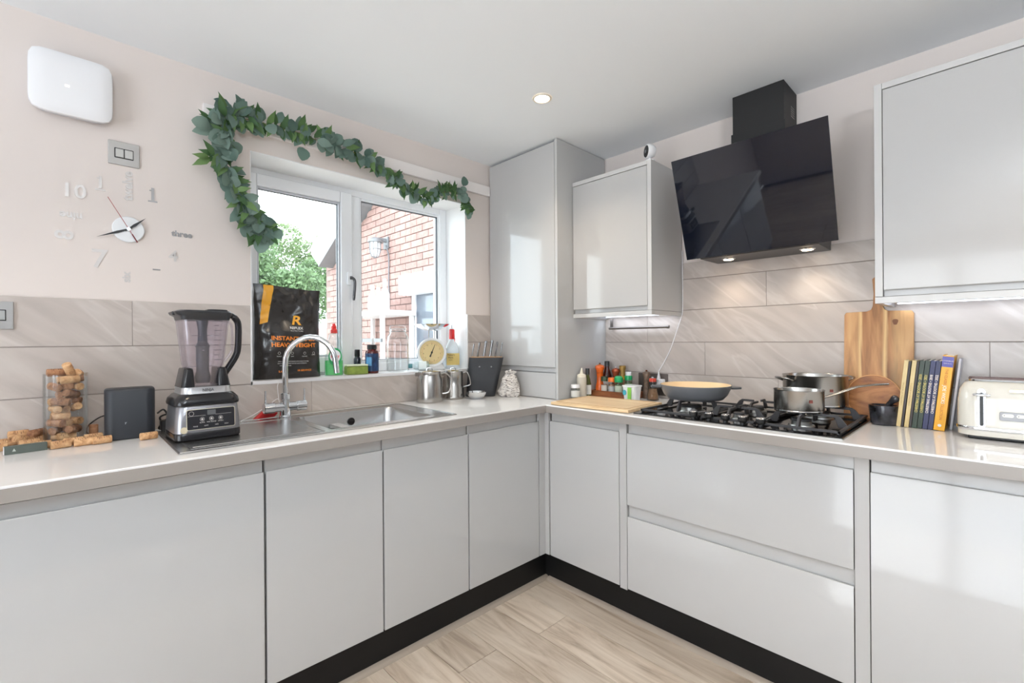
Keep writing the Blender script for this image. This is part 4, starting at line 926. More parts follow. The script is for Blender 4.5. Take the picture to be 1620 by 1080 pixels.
# knife block
kn = Th('knife_block', 'slanted charcoal knife block with pale wooden top', 'knife block', (-.612, -.128, .9105), rotz=-40)
def st(cx, z, w=.172, d=.066, cy=0): return [(x+cx, y+cy, z) for x, y in rrect(-w/2, w/2, -d/2, d/2, d/2-.004, 8)]
kn.p('body', loft([st(-.018, 0, .165), st(-.017, .003, .17), st(.018, .222, .20), st(.018, .225, .198)]), mat('block_charcoal', (44, 46, 50), .55))
kn.p('wooden_top', loft([st(.0182, .2252, .188, .056), st(.0182, .2275, .188, .056)]), mat('block_wood', (218, 168, 116), .5))
kn.p('rivet', merge(*[xf(lathe([(.0055, 0), (.0045, .0018), (.001, .002)], 14), T(q, -.0335, .172) @ R(90, 'X')) for q in (-.022, .046)]), CHROME)
kpos = [(-.072, 0), (-.040, .004), (-.004, .004), (.032, .004), (.062, .004), (.092, 0)]
for i, (kx, ky) in enumerate(kpos):
    hh = (.078, .085, .095, .098, .088, .085)[i]; wv = (.004, .006, .008, .008, .006, .004)[i]
    M = T(-.612, -.128, .9105) @ R(-40) @ T(kx+.018*.4, ky, .2282)
    lb = ['slimmest steel knife handle at the jug end of the block', 'steel knife, second from the jug end of the block', 'tall broad steel knife, third from the jug end of the block',
          'tallest broad steel knife, third from the larder end of the block', 'steel knife, second from the larder end of the block', 'slim steel knife at the larder end of the block'][i]
    k = Th('knife', lb, 'knife', (0, 0, 0), group=None); k.e.matrix_world = M @ R(9, 'Y')
    rings = [[(x*wv*s, y*.010*s2, z) for x, y in [(math.cos(a), math.sin(a)) for a in [q*PI/6 for q in range(12)]]] for s, s2, z in ((.8, .8, 0), (.9, .85, .01), (.8, .8, hh*.4), (1.05, 1.0, hh*.85), (.9, .8, hh*.97), (.4, .4, hh))]
    k.p('handle', loft(rings), mat('knife_steel', (158, 158, 160), .22, metal=1))
# crumpled newspaper bag
bm_v, bm_f = lathe([(.045, 0), (.062, .008), (.064, .03), (.058, .06), (.050, .085), (.036, .108), (.022, .125), (.030, .142), (.012, .152)], 12, sy=.62)
V = []
for (x, y, z) in bm_v:
    d = noise.noise_vector(Vector((x*28+3, y*28, z*24)))*.024*(1 if z > .002 else .3); V.append((x+d.x, y+d.y, max(z+d.z*.7, 0) if z > .002 else 0))
m, n, b = nodes_mat('newspaper')
v, _ = obj_rand_coord(n, (60, 60, 300), use_rand=False)
z1_ = n.nodes.new('ShaderNodeTexNoise'); z1_.inputs['Scale'].default_value = 1.0; z1_.inputs['Detail'].default_value = 2; n.links.new(v, z1_.inputs['Vector'])
r_ = ramp(n, [(.0, (222, 216, 210)), (.55, (222, 216, 210)), (.60, (104, 96, 92)), (.70, (110, 102, 98))]); n.links.new(z1_.outputs['Fac'], r_.inputs['Fac']); n.links.new(r_.outputs['Color'], b.inputs['Base Color']); b.inputs['Roughness'].default_value = .8
single('newspaper_bundle', (V, bm_f), m, 'crumpled bundle of printed newspaper beside the knife block', 'newspaper bundle', loc=(-.528, -.262, .9105), rot=(0, 0, math.radians(-40)), smooth=False)

# ------------------------------------------------------------------ window sill
SZ = WZ0+.0003
BH = .425
def bag_d(u, v):       # half depth of the pouch
    prof_ = [(0, .040), (.06, .050), (.3, .052), (.5, .040), (.62, .024), (.8, .016), (1, .004)]
    for (a, p), (b_, q) in zip(prof_[:-1], prof_[1:]):
        if v <= b_: d = p + (q-p)*(v-a)/(b_-a); break
    e = max(1-(2*u-1)**4, 0)**.6
    return d*e
def bag_x(u, v):
    w_ = .148 - .006*math.sin(v*PI*1.0) + .0035*noise.noise(Vector((1, v*7, 0)))
    return (2*u-1)*w_
def bag_top(u): return 1 + .010*math.sin(u*5+1) - .02*u
def bag_front(u, v):
    calm = .25 if .08 < v < .74 and .15 < u < .95 else 1
    e_ = min(abs(v-.08), abs(v-.74), abs(u-.15))
    calm = 1-.8*max(0, min(1, min(v-.04, .76-v, u-.14, .98-u)/.08))
    wr = noise.noise(Vector((u*3+v*3, v*4-u*3, 2)))*.009 + calm*(noise.noise(Vector((u*11, v*12, 5)))*.006 + abs(noise.noise(Vector((u*5-v*5, v*9, 8))))*.012)
    return -bag_d(u, v) - wr*min(1, 4*(1-abs(2*u-1)))*min(1, v*8+.1)
def bag_pt(u, v, off=0): return (bag_x(u, v), bag_front(u, v)-off, v*BH*bag_top(u))
NU, NV = 40, 48
V = []; F = []
for j in range(NV+1):
    for i in range(NU+1): V.append(bag_pt(i/NU, j/NV))
k0 = len(V)
for j in range(NV+1):
    for i in range(NU+1):
        x, y, zc_ = bag_pt(i/NU, j/NV); V.append((x, bag_d(i/NU, j/NV)*.8+.001, zc_))
for j in range(NV):
    for i in range(NU):
        a = j*(NU+1)+i; F.append((a, a+1, a+NU+2, a+NU+1)); F.append((k0+a+1, k0+a, k0+a+NU+1, k0+a+NU+2))
for i in range(NU): F.append((k0+i, k0+i+1, i+1, i)); a = NV*(NU+1)+i; F.append((a, a+1, k0+a+1, k0+a))
for j in range(NV):
    a = j*(NU+1); F.append((a, a+NU+1, k0+a+NU+1, k0+a)); a += NU; F.append((a+NU+1, a, k0+a, k0+a+NU+1))
bg_ = Th('protein_bag', 'large glossy black foil pouch with orange lettering on the window sill', 'bag', (-1.618, .088, SZ))
bg_.p('pouch', (V, F), mat('foil_black', (38, 35, 34), .26, spec=.6))
def on_bag(g, u, v, off=.0030):
    out_ = []
    for x, y, zz2 in g[0]:
        uu = u + x/.296; vv = v + y/BH
        p = bag_pt(uu, vv, off+zz2); out_.append(p)
    return out_, g[1]
def strip(pts_l, pts_r, n_, off, k=6):
    Vs, Fs = [], []
    for i in range(n_+1):
        t_ = i/n_
        a = (pts_l[0][0]+(pts_l[1][0]-pts_l[0][0])*t_, pts_l[0][1]+(pts_l[1][1]-pts_l[0][1])*t_); b2 = (pts_r[0][0]+(pts_r[1][0]-pts_r[0][0])*t_, pts_r[0][1]+(pts_r[1][1]-pts_r[0][1])*t_)
        for q in range(k+1): s_ = q/k; Vs.append(bag_pt(a[0]+(b2[0]-a[0])*s_, a[1]+(b2[1]-a[1])*s_, off))
    for i in range(n_):
        for q in range(k): c_ = i*(k+1)+q; Fs.append((c_, c_+1, c_+k+2, c_+k+1))
    return Vs, Fs
ORL = mat('print_orange', (236, 136, 44), .35); YEL = mat('print_yellow', (240, 172, 44), .35); PW = mat('print_white', (225, 225, 222), .4)
bg_.p('yellow_band', strip([(.055, .575), (.135, .995)], [(.165, .600), (.275, .995)], 24, .0012), YEL)
bg_.p('emblem', on_bag(xf(merge(text_geo('R', .060, ext=.0003, bold=.0015)), Matrix(((1.15, .22, 0, 0), (0, 1, 0, 0), (0, 0, 1, 0), (0, 0, 0, 1)))), .60, .635), YEL)
bg_.p('lettering', on_bag(text_geo('REFLEX', .0165, ext=.0003, bold=.0005, sx=1.1), .585, .552), PW)
bg_.p('lettering', on_bag(text_geo('NUTRITION', .0085, ext=.0003, space=1.3), .585, .520), PW)
bg_.p('lettering', on_bag(text_geo('INSTANT MASS', .0265, ext=.0003, bold=.0008, sx=1.12), .535, .432), ORL)
bg_.p('lettering', on_bag(text_geo('HEAVYWEIGHT', .0265, ext=.0003, bold=.0008, sx=1.10), .535, .362), ORL)
icons = []
for ux_ in (.30, .50, .69, .84): icons.append(on_bag(merge(lathe([(.0052, 0), (.0062, .0003), (.0052, .0004)], 14, False, False)), ux_, .275))
bg_.p('icon', merge(*icons), PW)
bg_.p('lettering', merge(*[on_bag(text_geo(s_, .0058, ext=.0002), u_, v_) for s_, u_, v_ in (('MUSCLE', .30, .24), ('GAIN', .50, .24), ('CALORIES', .69, .24), ('BLEND', .84, .255), ('HIGH CALORIE MASS GAINER WITH WHEY PROTEIN', .52, .185), ('OATS AND CREATINE FOR SIZE AND STRENGTH', .50, .163), ('VANILLA FLAVOUR', .40, .14))]), PW)
bg_.p('lettering', merge(on_bag(text_geo('5.4 KG', .0125, ext=.0002, bold=.0003), .36, .078), on_bag(text_geo('18 SERVINGS', .0115, ext=.0002, bold=.0003), .68, .085)), ORL)

# washing-up liquid
CLEARP = glass('clear_plastic', (240, 246, 246), .12, haze=.12)
fr = Th('washing_up_bottle', 'clear washing-up liquid bottle with green liquid and red cap', 'bottle', (-1.408, .075, SZ), rotz=-28)
def fl_(w, d, z): return [(x, y, z) for x, y in rrect(-w/2, w/2, -d/2, d/2, d/2-.003, 6)]
fr.p('body', loft([fl_(.082, .046, 0), fl_(.088, .05, .004), fl_(.086, .05, .07), fl_(.080, .048, .12), fl_(.064, .044, .165), fl_(.040, .034, .200), fl_(.026, .024, .208)]), CLEARP)
fr.p('liquid', loft([fl_(.080, .042, .003), fl_(.082, .044, .07), fl_(.081, .044, .074)]), mat('green_liquid', (24, 206, 88), .12))
fr.p('label', loft([[(x, -.0256-.0 if 1 else 0, z) for x, z in [(.031*math.cos(a)+.008, .092+.044*math.sin(a)) for a in [i*PI/14 for i in range(28)]]], [(x, -.0244, z) for x, z in [(.031*math.cos(a)+.008, .092+.044*math.sin(a)) for a in [i*PI/14 for i in range(28)]]]]), mat('label_green', (28, 150, 84), .4))
fr.p('label_disc', loft([[(x, -.0262, z) for x, z in [(.025*math.cos(a)+.008, .096+.030*math.sin(a)) for a in [i*PI/14 for i in range(28)]]], [(x, -.0255, z) for x, z in [(.025*math.cos(a)+.008, .096+.030*math.sin(a)) for a in [i*PI/14 for i in range(28)]]]]), WHITE)
fr.p('lettering', xf(text_geo('FAIRY', .017, ext=.0003, bold=.0006, sx=.9), T(.008, -.0266, .092) @ FA), mat('letter_red', (208, 40, 36), .4))
fr.p('cap_collar', lathe([(.0165, .2085), (.0165, .226), (.013, .229)], 20), mat('cap_red_clear', (214, 52, 44), .35))
fr.p('cap', lathe([(.012, .2292), (.0125, .243), (.008, .247), (.007, .255), (.003, .257)], 20), mat('cap_bright_red', (226, 48, 44), .35))
# sponge pack
sp = Th('sponge', 'olive green folded scouring sponge with a pale top on the sill', 'sponge', (-1.300, .060, SZ), rotz=-8)
sp.p('foam', box(-.054, .054, -.028, .028, 0, .042), mat('sponge_olive', (128, 146, 66), .9, var=.2, vscale=60), bevel=.006)
sp.p('scouring_pad', box(-.053, .053, -.027, .027, .0425, .050), mat('pad_pale', (206, 212, 186), .8), bevel=.002)
# supplement bottles
su = Th('supplement_bottle', 'dark pill bottle with black cap and blue-red label on the sill', 'bottle', (-1.208, .070, SZ))
su.p('body', lathe([(.031, 0), (.034, .004), (.034, .108), (.030, .118), (.022, .122), (.022, .126)], 32), mat('bottle_maroon', (86, 30, 28), .25))
su.p('label', xf(lathe([(.0345, .012), (.0345, .104)], 32, False, False), Matrix()), mat('label_navy', (34, 62, 104), .35, var=.7, vscale=60, stretch=(1, 1, .6)))
su.p('label_patch', xf(prism([(.0350*math.cos(a), .0350*math.sin(a)) for a in [math.radians(-170+10*i) for i in range(6)]] + [(.0344*math.cos(a), .0344*math.sin(a)) for a in [math.radians(-120-10*i) for i in range(6)]], .04, .085, 'z'), Matrix()), mat('label_sky', (86, 150, 196), .35))
su.p('cap', lathe([(.0235, .1262), (.0245, .130), (.0245, .146), (.022, .149)], 28), BLACK)
s2 = Th('dropper_bottle', 'little black bottle with dark cap behind the sponge', 'bottle', (-1.258, .135, SZ))
s2.p('body', lathe([(.016, 0), (.018, .003), (.018, .075), (.012, .086), (.011, .09)], 24), mat('bottle_ink', (34, 42, 54), .25))
s2.p('cap', lathe([(.0135, .088), (.014, .092), (.014, .122), (.012, .124)], 20), BLACK)
pb = Th('cream_bottle', 'slim cream plastic bottle with pointed cap behind the dark pill bottle', 'bottle', (-1.165, .142, SZ))
pb.p('body', lathe([(.020, 0), (.022, .004), (.022, .11), (.014, .125)], 20), mat('cream_soft', (236, 228, 212), .4)); pb.p('cap', lathe([(.014, .1252), (.012, .145), (.004, .170), (.002, .185)], 16), WHITE)
# storage jar
kj = Th('clip_top_jar', 'large empty clear glass clip-top jar on the sill', 'jar', (-1.035, .105, SZ))
kj.p('glass', shell([(.056, 0), (.062, .006), (.063, .15), (.058, .19), (.044, .215), (.044, .232)], 40, .003), JARG)
kj.p('lid', lathe([(.047, .2325), (.048, .238), (.044, .250), (.02, .256), (.001, .257)], 36), JARG)
kj.p('wire_clip', merge(tube([(.0465*math.cos(a), .0465*math.sin(a), .222) for a in [i*PI/16 for i in range(32)]], .0014, 6, closed=True), tube(smooth_pts([(-.047, -.01, .222), (-.056, -.012, .235), (-.054, -.012, .215), (-.060, -.012, .19)], 4), .0014, 6)), CHROME)
kj.p('seal', lathe([(.0445, .2322), (.046, .2336), (.0445, .2348)], 36, False, False), WHITE)
# little lying bottle
lyb = Th('lotion_bottle', 'small clear bottle lying on its side with a green-ringed end on the sill', 'bottle', (-.905, .06, SZ+.026), rotz=-30)
lyb.p('body', xf(lathe([(.012, -.058), (.014, -.05), (.022, -.042), (.0255, -.03), (.0255, .03), (.022, .036)], 28), R(90, 'Y')), CLEARP)
lyb.p('end_ring', xf(lathe([(.014, .0362), (.010, .0375)], 24, False, False), R(90, 'Y')), mat('ring_green', (120, 200, 110), .4))
lyb.p('label', xf(lathe([(.0258, -.022), (.0258, .022)], 28, False, False), R(90, 'Y')), mat('label_mist', (226, 236, 236), .4))
lyb.p('cap', xf(lathe([(.013, -.078), (.013, -.056)], 20), R(90, 'Y')), mat('cap_teal', (70, 130, 136), .4))

# kitchen scales
sl_ = Th('kitchen_scales', 'retro white kitchen scales with round cream dial and steel pan on the sill', 'scales', (-.815, .098, SZ), rotz=-34)
SCW = mat('scale_enamel', (206, 208, 210), .2)
sl_.p('base', loft([rr(.15, .095, 0, .02), rr(.155, .10, .006, .02), rr(.13, .085, .03, .02), rr(.10, .06, .05, .02)]), SCW)
sl_.p('foot', merge(*[cyl(.010, -.0001, .006, 12, sx_*.062, sy_*.036) for sx_ in (-1, 1) for sy_ in (-1, 1)]), BLACK)
sl_.p('casing', xf(lathe([(.055, -.045), (.078, -.035), (.083, .0), (.0845, .036), (.080, .040), (.076, .040)], 48, True, True), T(0, 0, .100) @ R(90, 'X')), SCW)
DC = T(0, -.0405, .100) @ FA
dl = sl_.p('dial', xf(lathe([(.0705, -.001), (.0705, .0002), (.001, .0003)], 48), DC), mat('dial_cream', (222, 200, 146), .5))
sl_.p('chrome_rim', xf(lathe([(.084, -.003), (.0845, .003), (.082, .006), (.073, .006), (.0695, .001)], 48, False, False), DC), mat('rim_white', (236, 238, 240), .2))
DK = mat('dial_ink', (110, 78, 50), .5)
sl_.p('dial_ticks', merge(*[xf(box(-.0005, .0005, .060 if i % 5 else .056, .066, .0003, .0006), DC @ R(i*6)) for i in range(60)]), DK, dl)
sl_.p('dial_numerals', merge(*[xf(text_geo(str(i), .011, ext=.0002), DC @ T(.048*math.sin(i*PI/5.5), .048*math.cos(i*PI/5.5), .0005)) for i in range(0, 11)]), DK, dl)
sl_.p('dial_ring', xf(lathe([(.0535, .0003), (.0545, .0006), (.0535, .0007)], 48, False, False), DC), mat('ring_red', (190, 110, 80), .5), dl)
sl_.p('pointer', xf(merge(prism([(-.0045, -.028), (.0045, -.028), (.0032, -.012), (.0010, .050), (-.0010, .050), (-.0032, -.012)], .002, .003, 'z'), cyl(.006, .001, .004, 16)), DC @ R(-22)), BLACK, dl)
sl_.p('post', merge(box(-.020, -.014, -.006, .006, .178, .225), box(.014, .020, -.006, .006, .178, .225)), BRUSH, bevel=.001)
sl_.p('weighing_pan', mv(shell([(.018, 0), (.045, .004), (.080, .018), (.104, .036), (.108, .0385)], 48, .0014), 0, 0, .2255), CHROME)
# spirit bottle
wb_ = Th('spirit_bottle', 'clear spirit bottle with cream label and red pourer at the end of the sill', 'bottle', (-.686, .075, SZ), rotz=-30)
def sqr(w, z, r=.014): return [(x, y, z) for x, y in rrect(-w/2, w/2, -w*.42, w*.42, r, 6)]
wb_.p('glass', loft([sqr(.078, 0), sqr(.082, .004), sqr(.084, .10), sqr(.080, .122, .02), sqr(.056, .150, .02), sqr(.032, .166, .012), sqr(.030, .190, .012)]), glass('bottle_frost', (236, 240, 242), .15, haze=.35))
wb_.p('label', box(-.036, .040, -.0362, -.0354, .022, .092), mat('label_straw', (216, 192, 118), .5))
wb_.p('lettering', merge(xf(text_geo("Maker's", .014, ext=.0002), T(-.010, -.0364, .082) @ FA), xf(text_geo('Mark', .014, ext=.0002), T(-.012, -.0364, .066) @ FA), xf(text_geo('WHISKY', .006, ext=.0002), T(-.012, -.0364, .052) @ FA)), BLACK)
wb_.p('wax_neck', merge(lathe([(.0165, .176), (.0175, .185), (.0165, .232), (.013, .236)], 20), tube([(.016, -.004, .18), (.0165, -.005, .150)], [.003, .002], 8)), mat('wax_red', (206, 38, 40), .25))
wb_.p('pourer', lathe([(.012, .2362), (.013, .239), (.004, .243), (.003, .262), (.0018, .278)], 16), CHROME)

# ------------------------------------------------------------------ on the window wall
vt = Th('wall_unit', 'white pillow-shaped ventilation cover high on the wall above the clock', 'ventilation cover', (-2.348, -.001, 2.10))
def pil(s, y, e=3.2):
    out_ = []
    for i in range(48):
        a = 2*PI*i/48; c_, s__ = math.cos(a), math.sin(a)
        rad = (abs(c_)**7.5 + abs(s__)**7.5)**(-1/7.5); out_.append((.103*s*rad*c_, y, .101*s*rad*s__))
    return out_
vt.p('back_box', loft([pil(.90, 0), pil(.92, -.002), pil(.92, -.035), pil(.88, -.038)][::-1]), mat('vent_grey', (206, 206, 210), .4))
vt.p('cover', loft([pil(1.0, -.038), pil(1.015, -.042), pil(1.0, -.050), pil(.9, -.056), pil(.6, -.060), pil(.05, -.061)][::-1]), WHITE)
vt.p('bright_dot', xf(prism(rrect(-.005, .005, -.0025, .0025, .002), 0, .001, 'z'), T(-.012, -.0612, -.010) @ FA), mat('warm_emissive', (255, 240, 200), .5, emit=(255, 244, 214), es=3))  # small warm emissive dot on the cover
def plate(name, label, x, z, w_, h_, kind):
    t = Th(name, label, 'switch', (x, -.0 if kind == 'wallsw' else -.0085, z))
    t.p('plate', xf(prism(rrect(-w_/2, w_/2, -h_/2, h_/2, .002), 0, .006, 'z'), FA), mat('plate_steel', (172, 170, 168), .38, metal=.7), bevel=.001)
    t.p('surround', xf(prism(rrect(-.027, .027, -.018, .018, .002), .006, .0068, 'z'), FA), BLACK)
    for q in (-.0125, .0135):
        t.p('rocker', xf(prism(rrect(-.0115, .0115, -.0150, .0150, .001), .0065, .0095, 'z'), T(q, 0, 0) @ FA), BRUSH, bevel=.001)
    return t
plate('fused_switch', 'square brushed steel switch plate between ventilation cover and clock', -2.211, 1.920, .088, .084, 'wallsw')
plate('wall_switch', 'brushed steel switch plate on the tiles, cut by the photo edge above the corks', -2.531, 1.325, .086, .088, 'tile')
# clock
ck = Th('wall_clock', 'frameless wall clock with stick-on silver numerals and round white centre', 'clock', (-2.2, -.0005, 1.648))
ck.p('centre_disc', xf(lathe([(.046, 0), (.0465, .006), (.044, .009), (.001, .009)], 48), FA), mat('disc_white', (232, 234, 236), .25), label='round white centre disc')
def hand(dx_, dz_, w_, m_, y_, tail=.0, nm='hand', lb=None):
    L_ = math.hypot(dx_, dz_); a = math.atan2(dz_, dx_)
    g = prism([(-tail, -w_*.3), (0, -w_*.6), (L_*.35, -w_), (L_, 0), (L_*.35, w_), (0, w_*.6), (-tail, w_*.3)], y_, y_+.0012, 'z')
    ck.p(nm, xf(xf(g, R(math.degrees(a))), FA), m_, label=lb)
hand(-.088, -.040, .0042, BLACK, .011, .012, lb='long black minute hand'); hand(.050, .048, .0045, BLACK, .013, .012, lb='short black hour hand')
ck.p('hand', xf(xf(merge(box(-.052, .120, -.0009, .0009, .0155, .0165), box(-.052, -.02, -.0018, .0018, .0155, .0165)), R(180-61.5)), FA), mat('hand_red', (150, 24, 34), .4), label='thin red second hand')
ck.p('hub', xf(cyl(.006, .009, .018, 16), FA), CHROME)
NUM = mat('numeral_silver', (208, 203, 200), .38, metal=.45)
NUMD = mat('numeral_silver_dark', (158, 156, 156), .3, metal=.7)
for s_, x_, z_, sz_, ro, mm in (('10', -2.345, 1.757, .066, 0, NUM), ('1', -2.276, 1.802, .060, 0, NUM), ('twelve', -2.200, 1.808, .040, 90, NUM), ('1', -2.128, 1.790, .066, 0, NUMD),
                            ('three', -2.038, 1.655, .030, 0, NUMD), ('4', -2.066, 1.566, .058, 0, NUM), ('\u2013', -2.118, 1.512, .040, 0, NUMD), ('six', -2.206, 1.474, .034, 90, NUM),
                            ('7', -2.280, 1.530, .092, 0, NUM), ('8', -2.367, 1.604, .066, 90, NUM), ('nine', -2.352, 1.672, .034, 180, NUM)):
    tg_ = text_geo(s_, sz_, ext=.0008, bold=.0012)
    if s_ == '1': tg_ = merge(tg_, box(-.014, .014, -.027, -.022, -.0008, .0008), box(-.010, -.002, .014, .018, -.0008, .0008))
    ck.p('numeral', xf(tg_, T(x_+2.2, -.0006, z_-1.648) @ FA @ R(ro)), mm)

# ------------------------------------------------------------------ garland of eucalyptus and willow leaves
random.seed(23)
def leaf_mat(name, col, col2):
    m, n, b = nodes_mat(name)
    oi = n.nodes.new('ShaderNodeObjectInfo'); r = ramp(n, [(0, col), (1, col2)]); n.links.new(oi.outputs['Random'], r.inputs['Fac'])
    b.inputs['Roughness'].default_value = .55
    tl = n.nodes.new('ShaderNodeBsdfTranslucent'); mx = n.nodes.new('ShaderNodeMixShader'); mx.inputs[0].default_value = .35
    n.links.new(r.outputs['Color'], b.inputs['Base Color']); n.links.new(r.outputs['Color'], tl.inputs['Color'])
    out = n.nodes['Material Output']; n.links.new(b.outputs[0], mx.inputs[1]); n.links.new(tl.outputs[0], mx.inputs[2]); n.links.new(mx.outputs[0], out.inputs[0])
    return m
EUC = leaf_mat('eucalyptus_leaf', (88, 116, 106), (130, 152, 140)); WIL = leaf_mat('willow_leaf', (66, 102, 60), (116, 148, 90))
def leaf(kind):
    V, F = [], []
    if kind == 'round':
        st_ = [(0, .002), (.12, .30), (.3, .47), (.55, .5), (.8, .36), (.95, .16), (1.0, .02)]; L_ = .045; W_ = .043
    elif kind == 'oval':
        st_ = [(0, .002), (.15, .24), (.4, .40), (.7, .32), (.9, .14), (1.0, .01)]; L_ = .050; W_ = .038
    else:
        st_ = [(0, .002), (.15, .22), (.38, .36), (.65, .26), (.88, .08), (1.0, .005)]; L_ = .056; W_ = .030
    for t_, w_ in st_:
        zc = math.sin(t_*PI)*.006
        V += [(t_*L_, -w_*W_, zc+abs(w_)*.006), (t_*L_, 0, zc), (t_*L_, w_*W_, zc+abs(w_)*.006)]
    for i in range(len(st_)-1):
        a = i*3; F += [(a, a+3, a+4, a+1), (a+1, a+4, a+5, a+2)]
    return V, F
LM = {k: mesh_of('leaf', leaf(k), EUC if k != 'willow' else WIL) for k in ('round', 'oval', 'willow')}
ga = Th('leaf_garland', 'artificial eucalyptus and willow leaf garland draped over the window top', 'garland', (-1.93, -.03, 2.16))
STEM = mat('stem_olive', (140, 130, 74), .6)
spines = [  # (points, leaves, kinds, spread)
    ([(-1.935, 2.085), (-1.90, 2.13), (-1.85, 2.155), (-1.78, 2.165), (-1.70, 2.165), (-1.62, 2.165), (-1.53, 2.160), (-1.45, 2.150), (-1.38, 2.150), (-1.30, 2.140), (-1.22, 2.110), (-1.14, 2.075), (-1.08, 2.050), (-1.01, 2.020)], 98, ('round', 'willow', 'oval', 'willow'), .034),
    ([(-1.01, 2.02), (-.95, 2.015), (-.90, 2.045), (-.85, 2.065), (-.80, 2.075), (-.76, 2.09), (-.70, 2.08), (-.665, 2.02)], 44, ('willow', 'round', 'willow'), .032),
    ([(-.69, 2.08), (-.675, 2.04), (-.665, 1.995)], 8, ('willow',), .02),
    ([(-1.93, 2.12), (-1.905, 2.05), (-1.90, 1.97), (-1.885, 1.90), (-1.862, 1.85), (-1.84, 1.80), (-1.81, 1.755), (-1.775, 1.725), (-1.74, 1.71)], 78, ('round', 'round', 'oval', 'willow'), .034),
    ([(-1.90, 2.00), (-1.925, 1.975), (-1.955, 1.95)], 9, ('willow',), .022),
    ([(-1.90, 2.11), (-1.88, 2.16), (-1.85, 2.185)], 14, ('willow', 'oval'), .024),
    ([(-1.84, 1.80), (-1.83, 1.76), (-1.80, 1.70), (-1.765, 1.675)], 18, ('willow', 'round'), .024),
]
spt = []
small = {'euc': [], 'wil': []}
for pts, n_, kinds, spread in spines:
    P = smooth_pts([(x + 1.93, -.012 - .006*math.sin(i*1.7), z - 2.16) for i, (x, z) in enumerate(pts)], 6)
    spt.append(tube(P, .0016, 6))
    for i in range(int(n_*1.9)):
        t_ = (i + random.random())/int(n_*1.9); f_ = t_*(len(P)-1); a = int(min(f_, len(P)-2)); q = P[a].lerp(P[a+1], f_-a)
        d = (P[a+1]-P[a]).normalized(); k = random.choice(kinds); sc_ = 1.38*random.uniform(.72, 1.05) * (1.0 if k != 'round' else random.uniform(.8, 1.05))
        if pts[0][0] > -1.02: sc_ *= .85
        base = q + Vector((random.uniform(-.4, .4)*spread, -random.uniform(0, .022), random.uniform(-.45, .45)*spread))
        along = math.atan2(d.z, d.x)
        ang = along + random.choice((-1, 1))*random.uniform(.3, 1.9) + (random.uniform(-.6, .6))
        # hanging bias
        if random.random() < .35: ang = -PI/2 + random.uniform(-.7, .7)
        tip = Vector((math.cos(ang), -random.uniform(-.05, .55), math.sin(ang))).normalized()
        nrm = Vector((random.uniform(-.6, .6), -1, random.uniform(-.5, .6))); nrm = (nrm - tip*nrm.dot(tip)).normalized()
        side_ = nrm.cross(tip)
        M = Matrix((tip, side_, nrm)).transposed().to_4x4()
        if i % 19 < 9:
            small['wil' if k == 'willow' else 'euc'].append(xf(leaf(k), Matrix.Translation(base+Vector((0, .012, 0))) @ M @ Matrix.Scale(sc_, 4)))
        else:
            o = bpy.data.objects.new('leaf', LM[k]); C.objects.link(o); o.parent = ga.e
            o.matrix_local = Matrix.Translation(base) @ M @ Matrix.Scale(sc_, 4)
        if i % 3 == 0: spt.append(tube([q, (q+base)/2+Vector((0, -.003, 0)), base], .0009, 5))
for (x, z, k, ang, s_) in ((-1.952, 2.075, 'round', 170, 1.15), (-1.948, 2.062, 'oval', 195, 1.1), (-1.905, 2.13, 'round', 100, 1.3), (-1.895, 2.055, 'round', 200, 1.25), (-1.775, 1.72, 'round', 20, 1.2), (-1.03, 2.015, 'round', 250, 1.1), (-.662, 1.985, 'round', 262, .8), (-.70, 2.13, 'round', 80, 1.0), (-1.50, 2.16, 'round', 75, 1.15), (-1.47, 2.15, 'round', 110, 1.1), (-1.37, 2.15, 'round', 60, 1.2), (-1.60, 2.10, 'round', 265, 1.1)):
    a = math.radians(ang); tip = Vector((math.cos(a), -.08, math.sin(a))).normalized(); nrm = Vector((0.1, -1, .15)); nrm = (nrm - tip*nrm.dot(tip)).normalized()
    o = bpy.data.objects.new('leaf', LM[k]); C.objects.link(o); o.parent = ga.e
    o.matrix_local = Matrix.Translation((x+1.93, -.030, z-2.16)) @ Matrix((tip, nrm.cross(tip), nrm)).transposed().to_4x4() @ Matrix.Scale(s_*1.25, 4)
ga.p('stem', merge(*spt), STEM)
o = ga.p('inner_leaves', merge(*small['euc']), EUC); o['kind'] = 'stuff'
o = ga.p('inner_leaves', merge(*small['wil']), WIL); o['kind'] = 'stuff'

# ------------------------------------------------------------------ outside
GRD = mat('patio_paving', (186, 180, 172), .9, var=.15, vscale=2)
struct('ground', box(-14, 9, .32, 30, -.25, -.15), GRD, smooth=False)   # ground outside
bh = Th('brick_house', 'red brick house wing with white soffit outside the window', 'house', (.42, 2.9, -.15))
BX = .35; Y0, Y1 = .95, 4.50
MORT = mat('mortar', (134, 114, 109), .95)
bh.p('mortar_wall', flip(prism([(Y0, -.15), (Y1, -.15), (Y1, 2.3), (2.4, 3.35), (Y0, 3.35)][::-1], BX+.012, BX+.6, 'x')), MORT, w=True, smooth=False)
BL, BHH, BG = .215, .065, .010
bme = mesh_of('brick', box(0, .02, -BL/2, BL/2, -BHH/2, BHH/2), brick_m, False); bmh = mesh_of('brick', box(0, .02, -.051, .051, -BHH/2, BHH/2), brick_m, False)
pos = []; rest = []
row = 0; z = 1.0
while z < 3.3:
    y = Y0 + .02 + (0 if row % 2 == 0 else (BL+BG)/2)
    while y + BL < Y1:
        in_win = (1.30 < y+BL/2 < 2.15 and z < 1.93)
        if not in_win and z < 2.25+(Y1-y-BL)*.50: pos.append((y+BL/2, z))
        y += BL+BG
    z += BHH+BG; row += 1
pos.sort(key=lambda p: (p[0]-1.9)**2*.6 + (p[1]-1.9)**2*2)
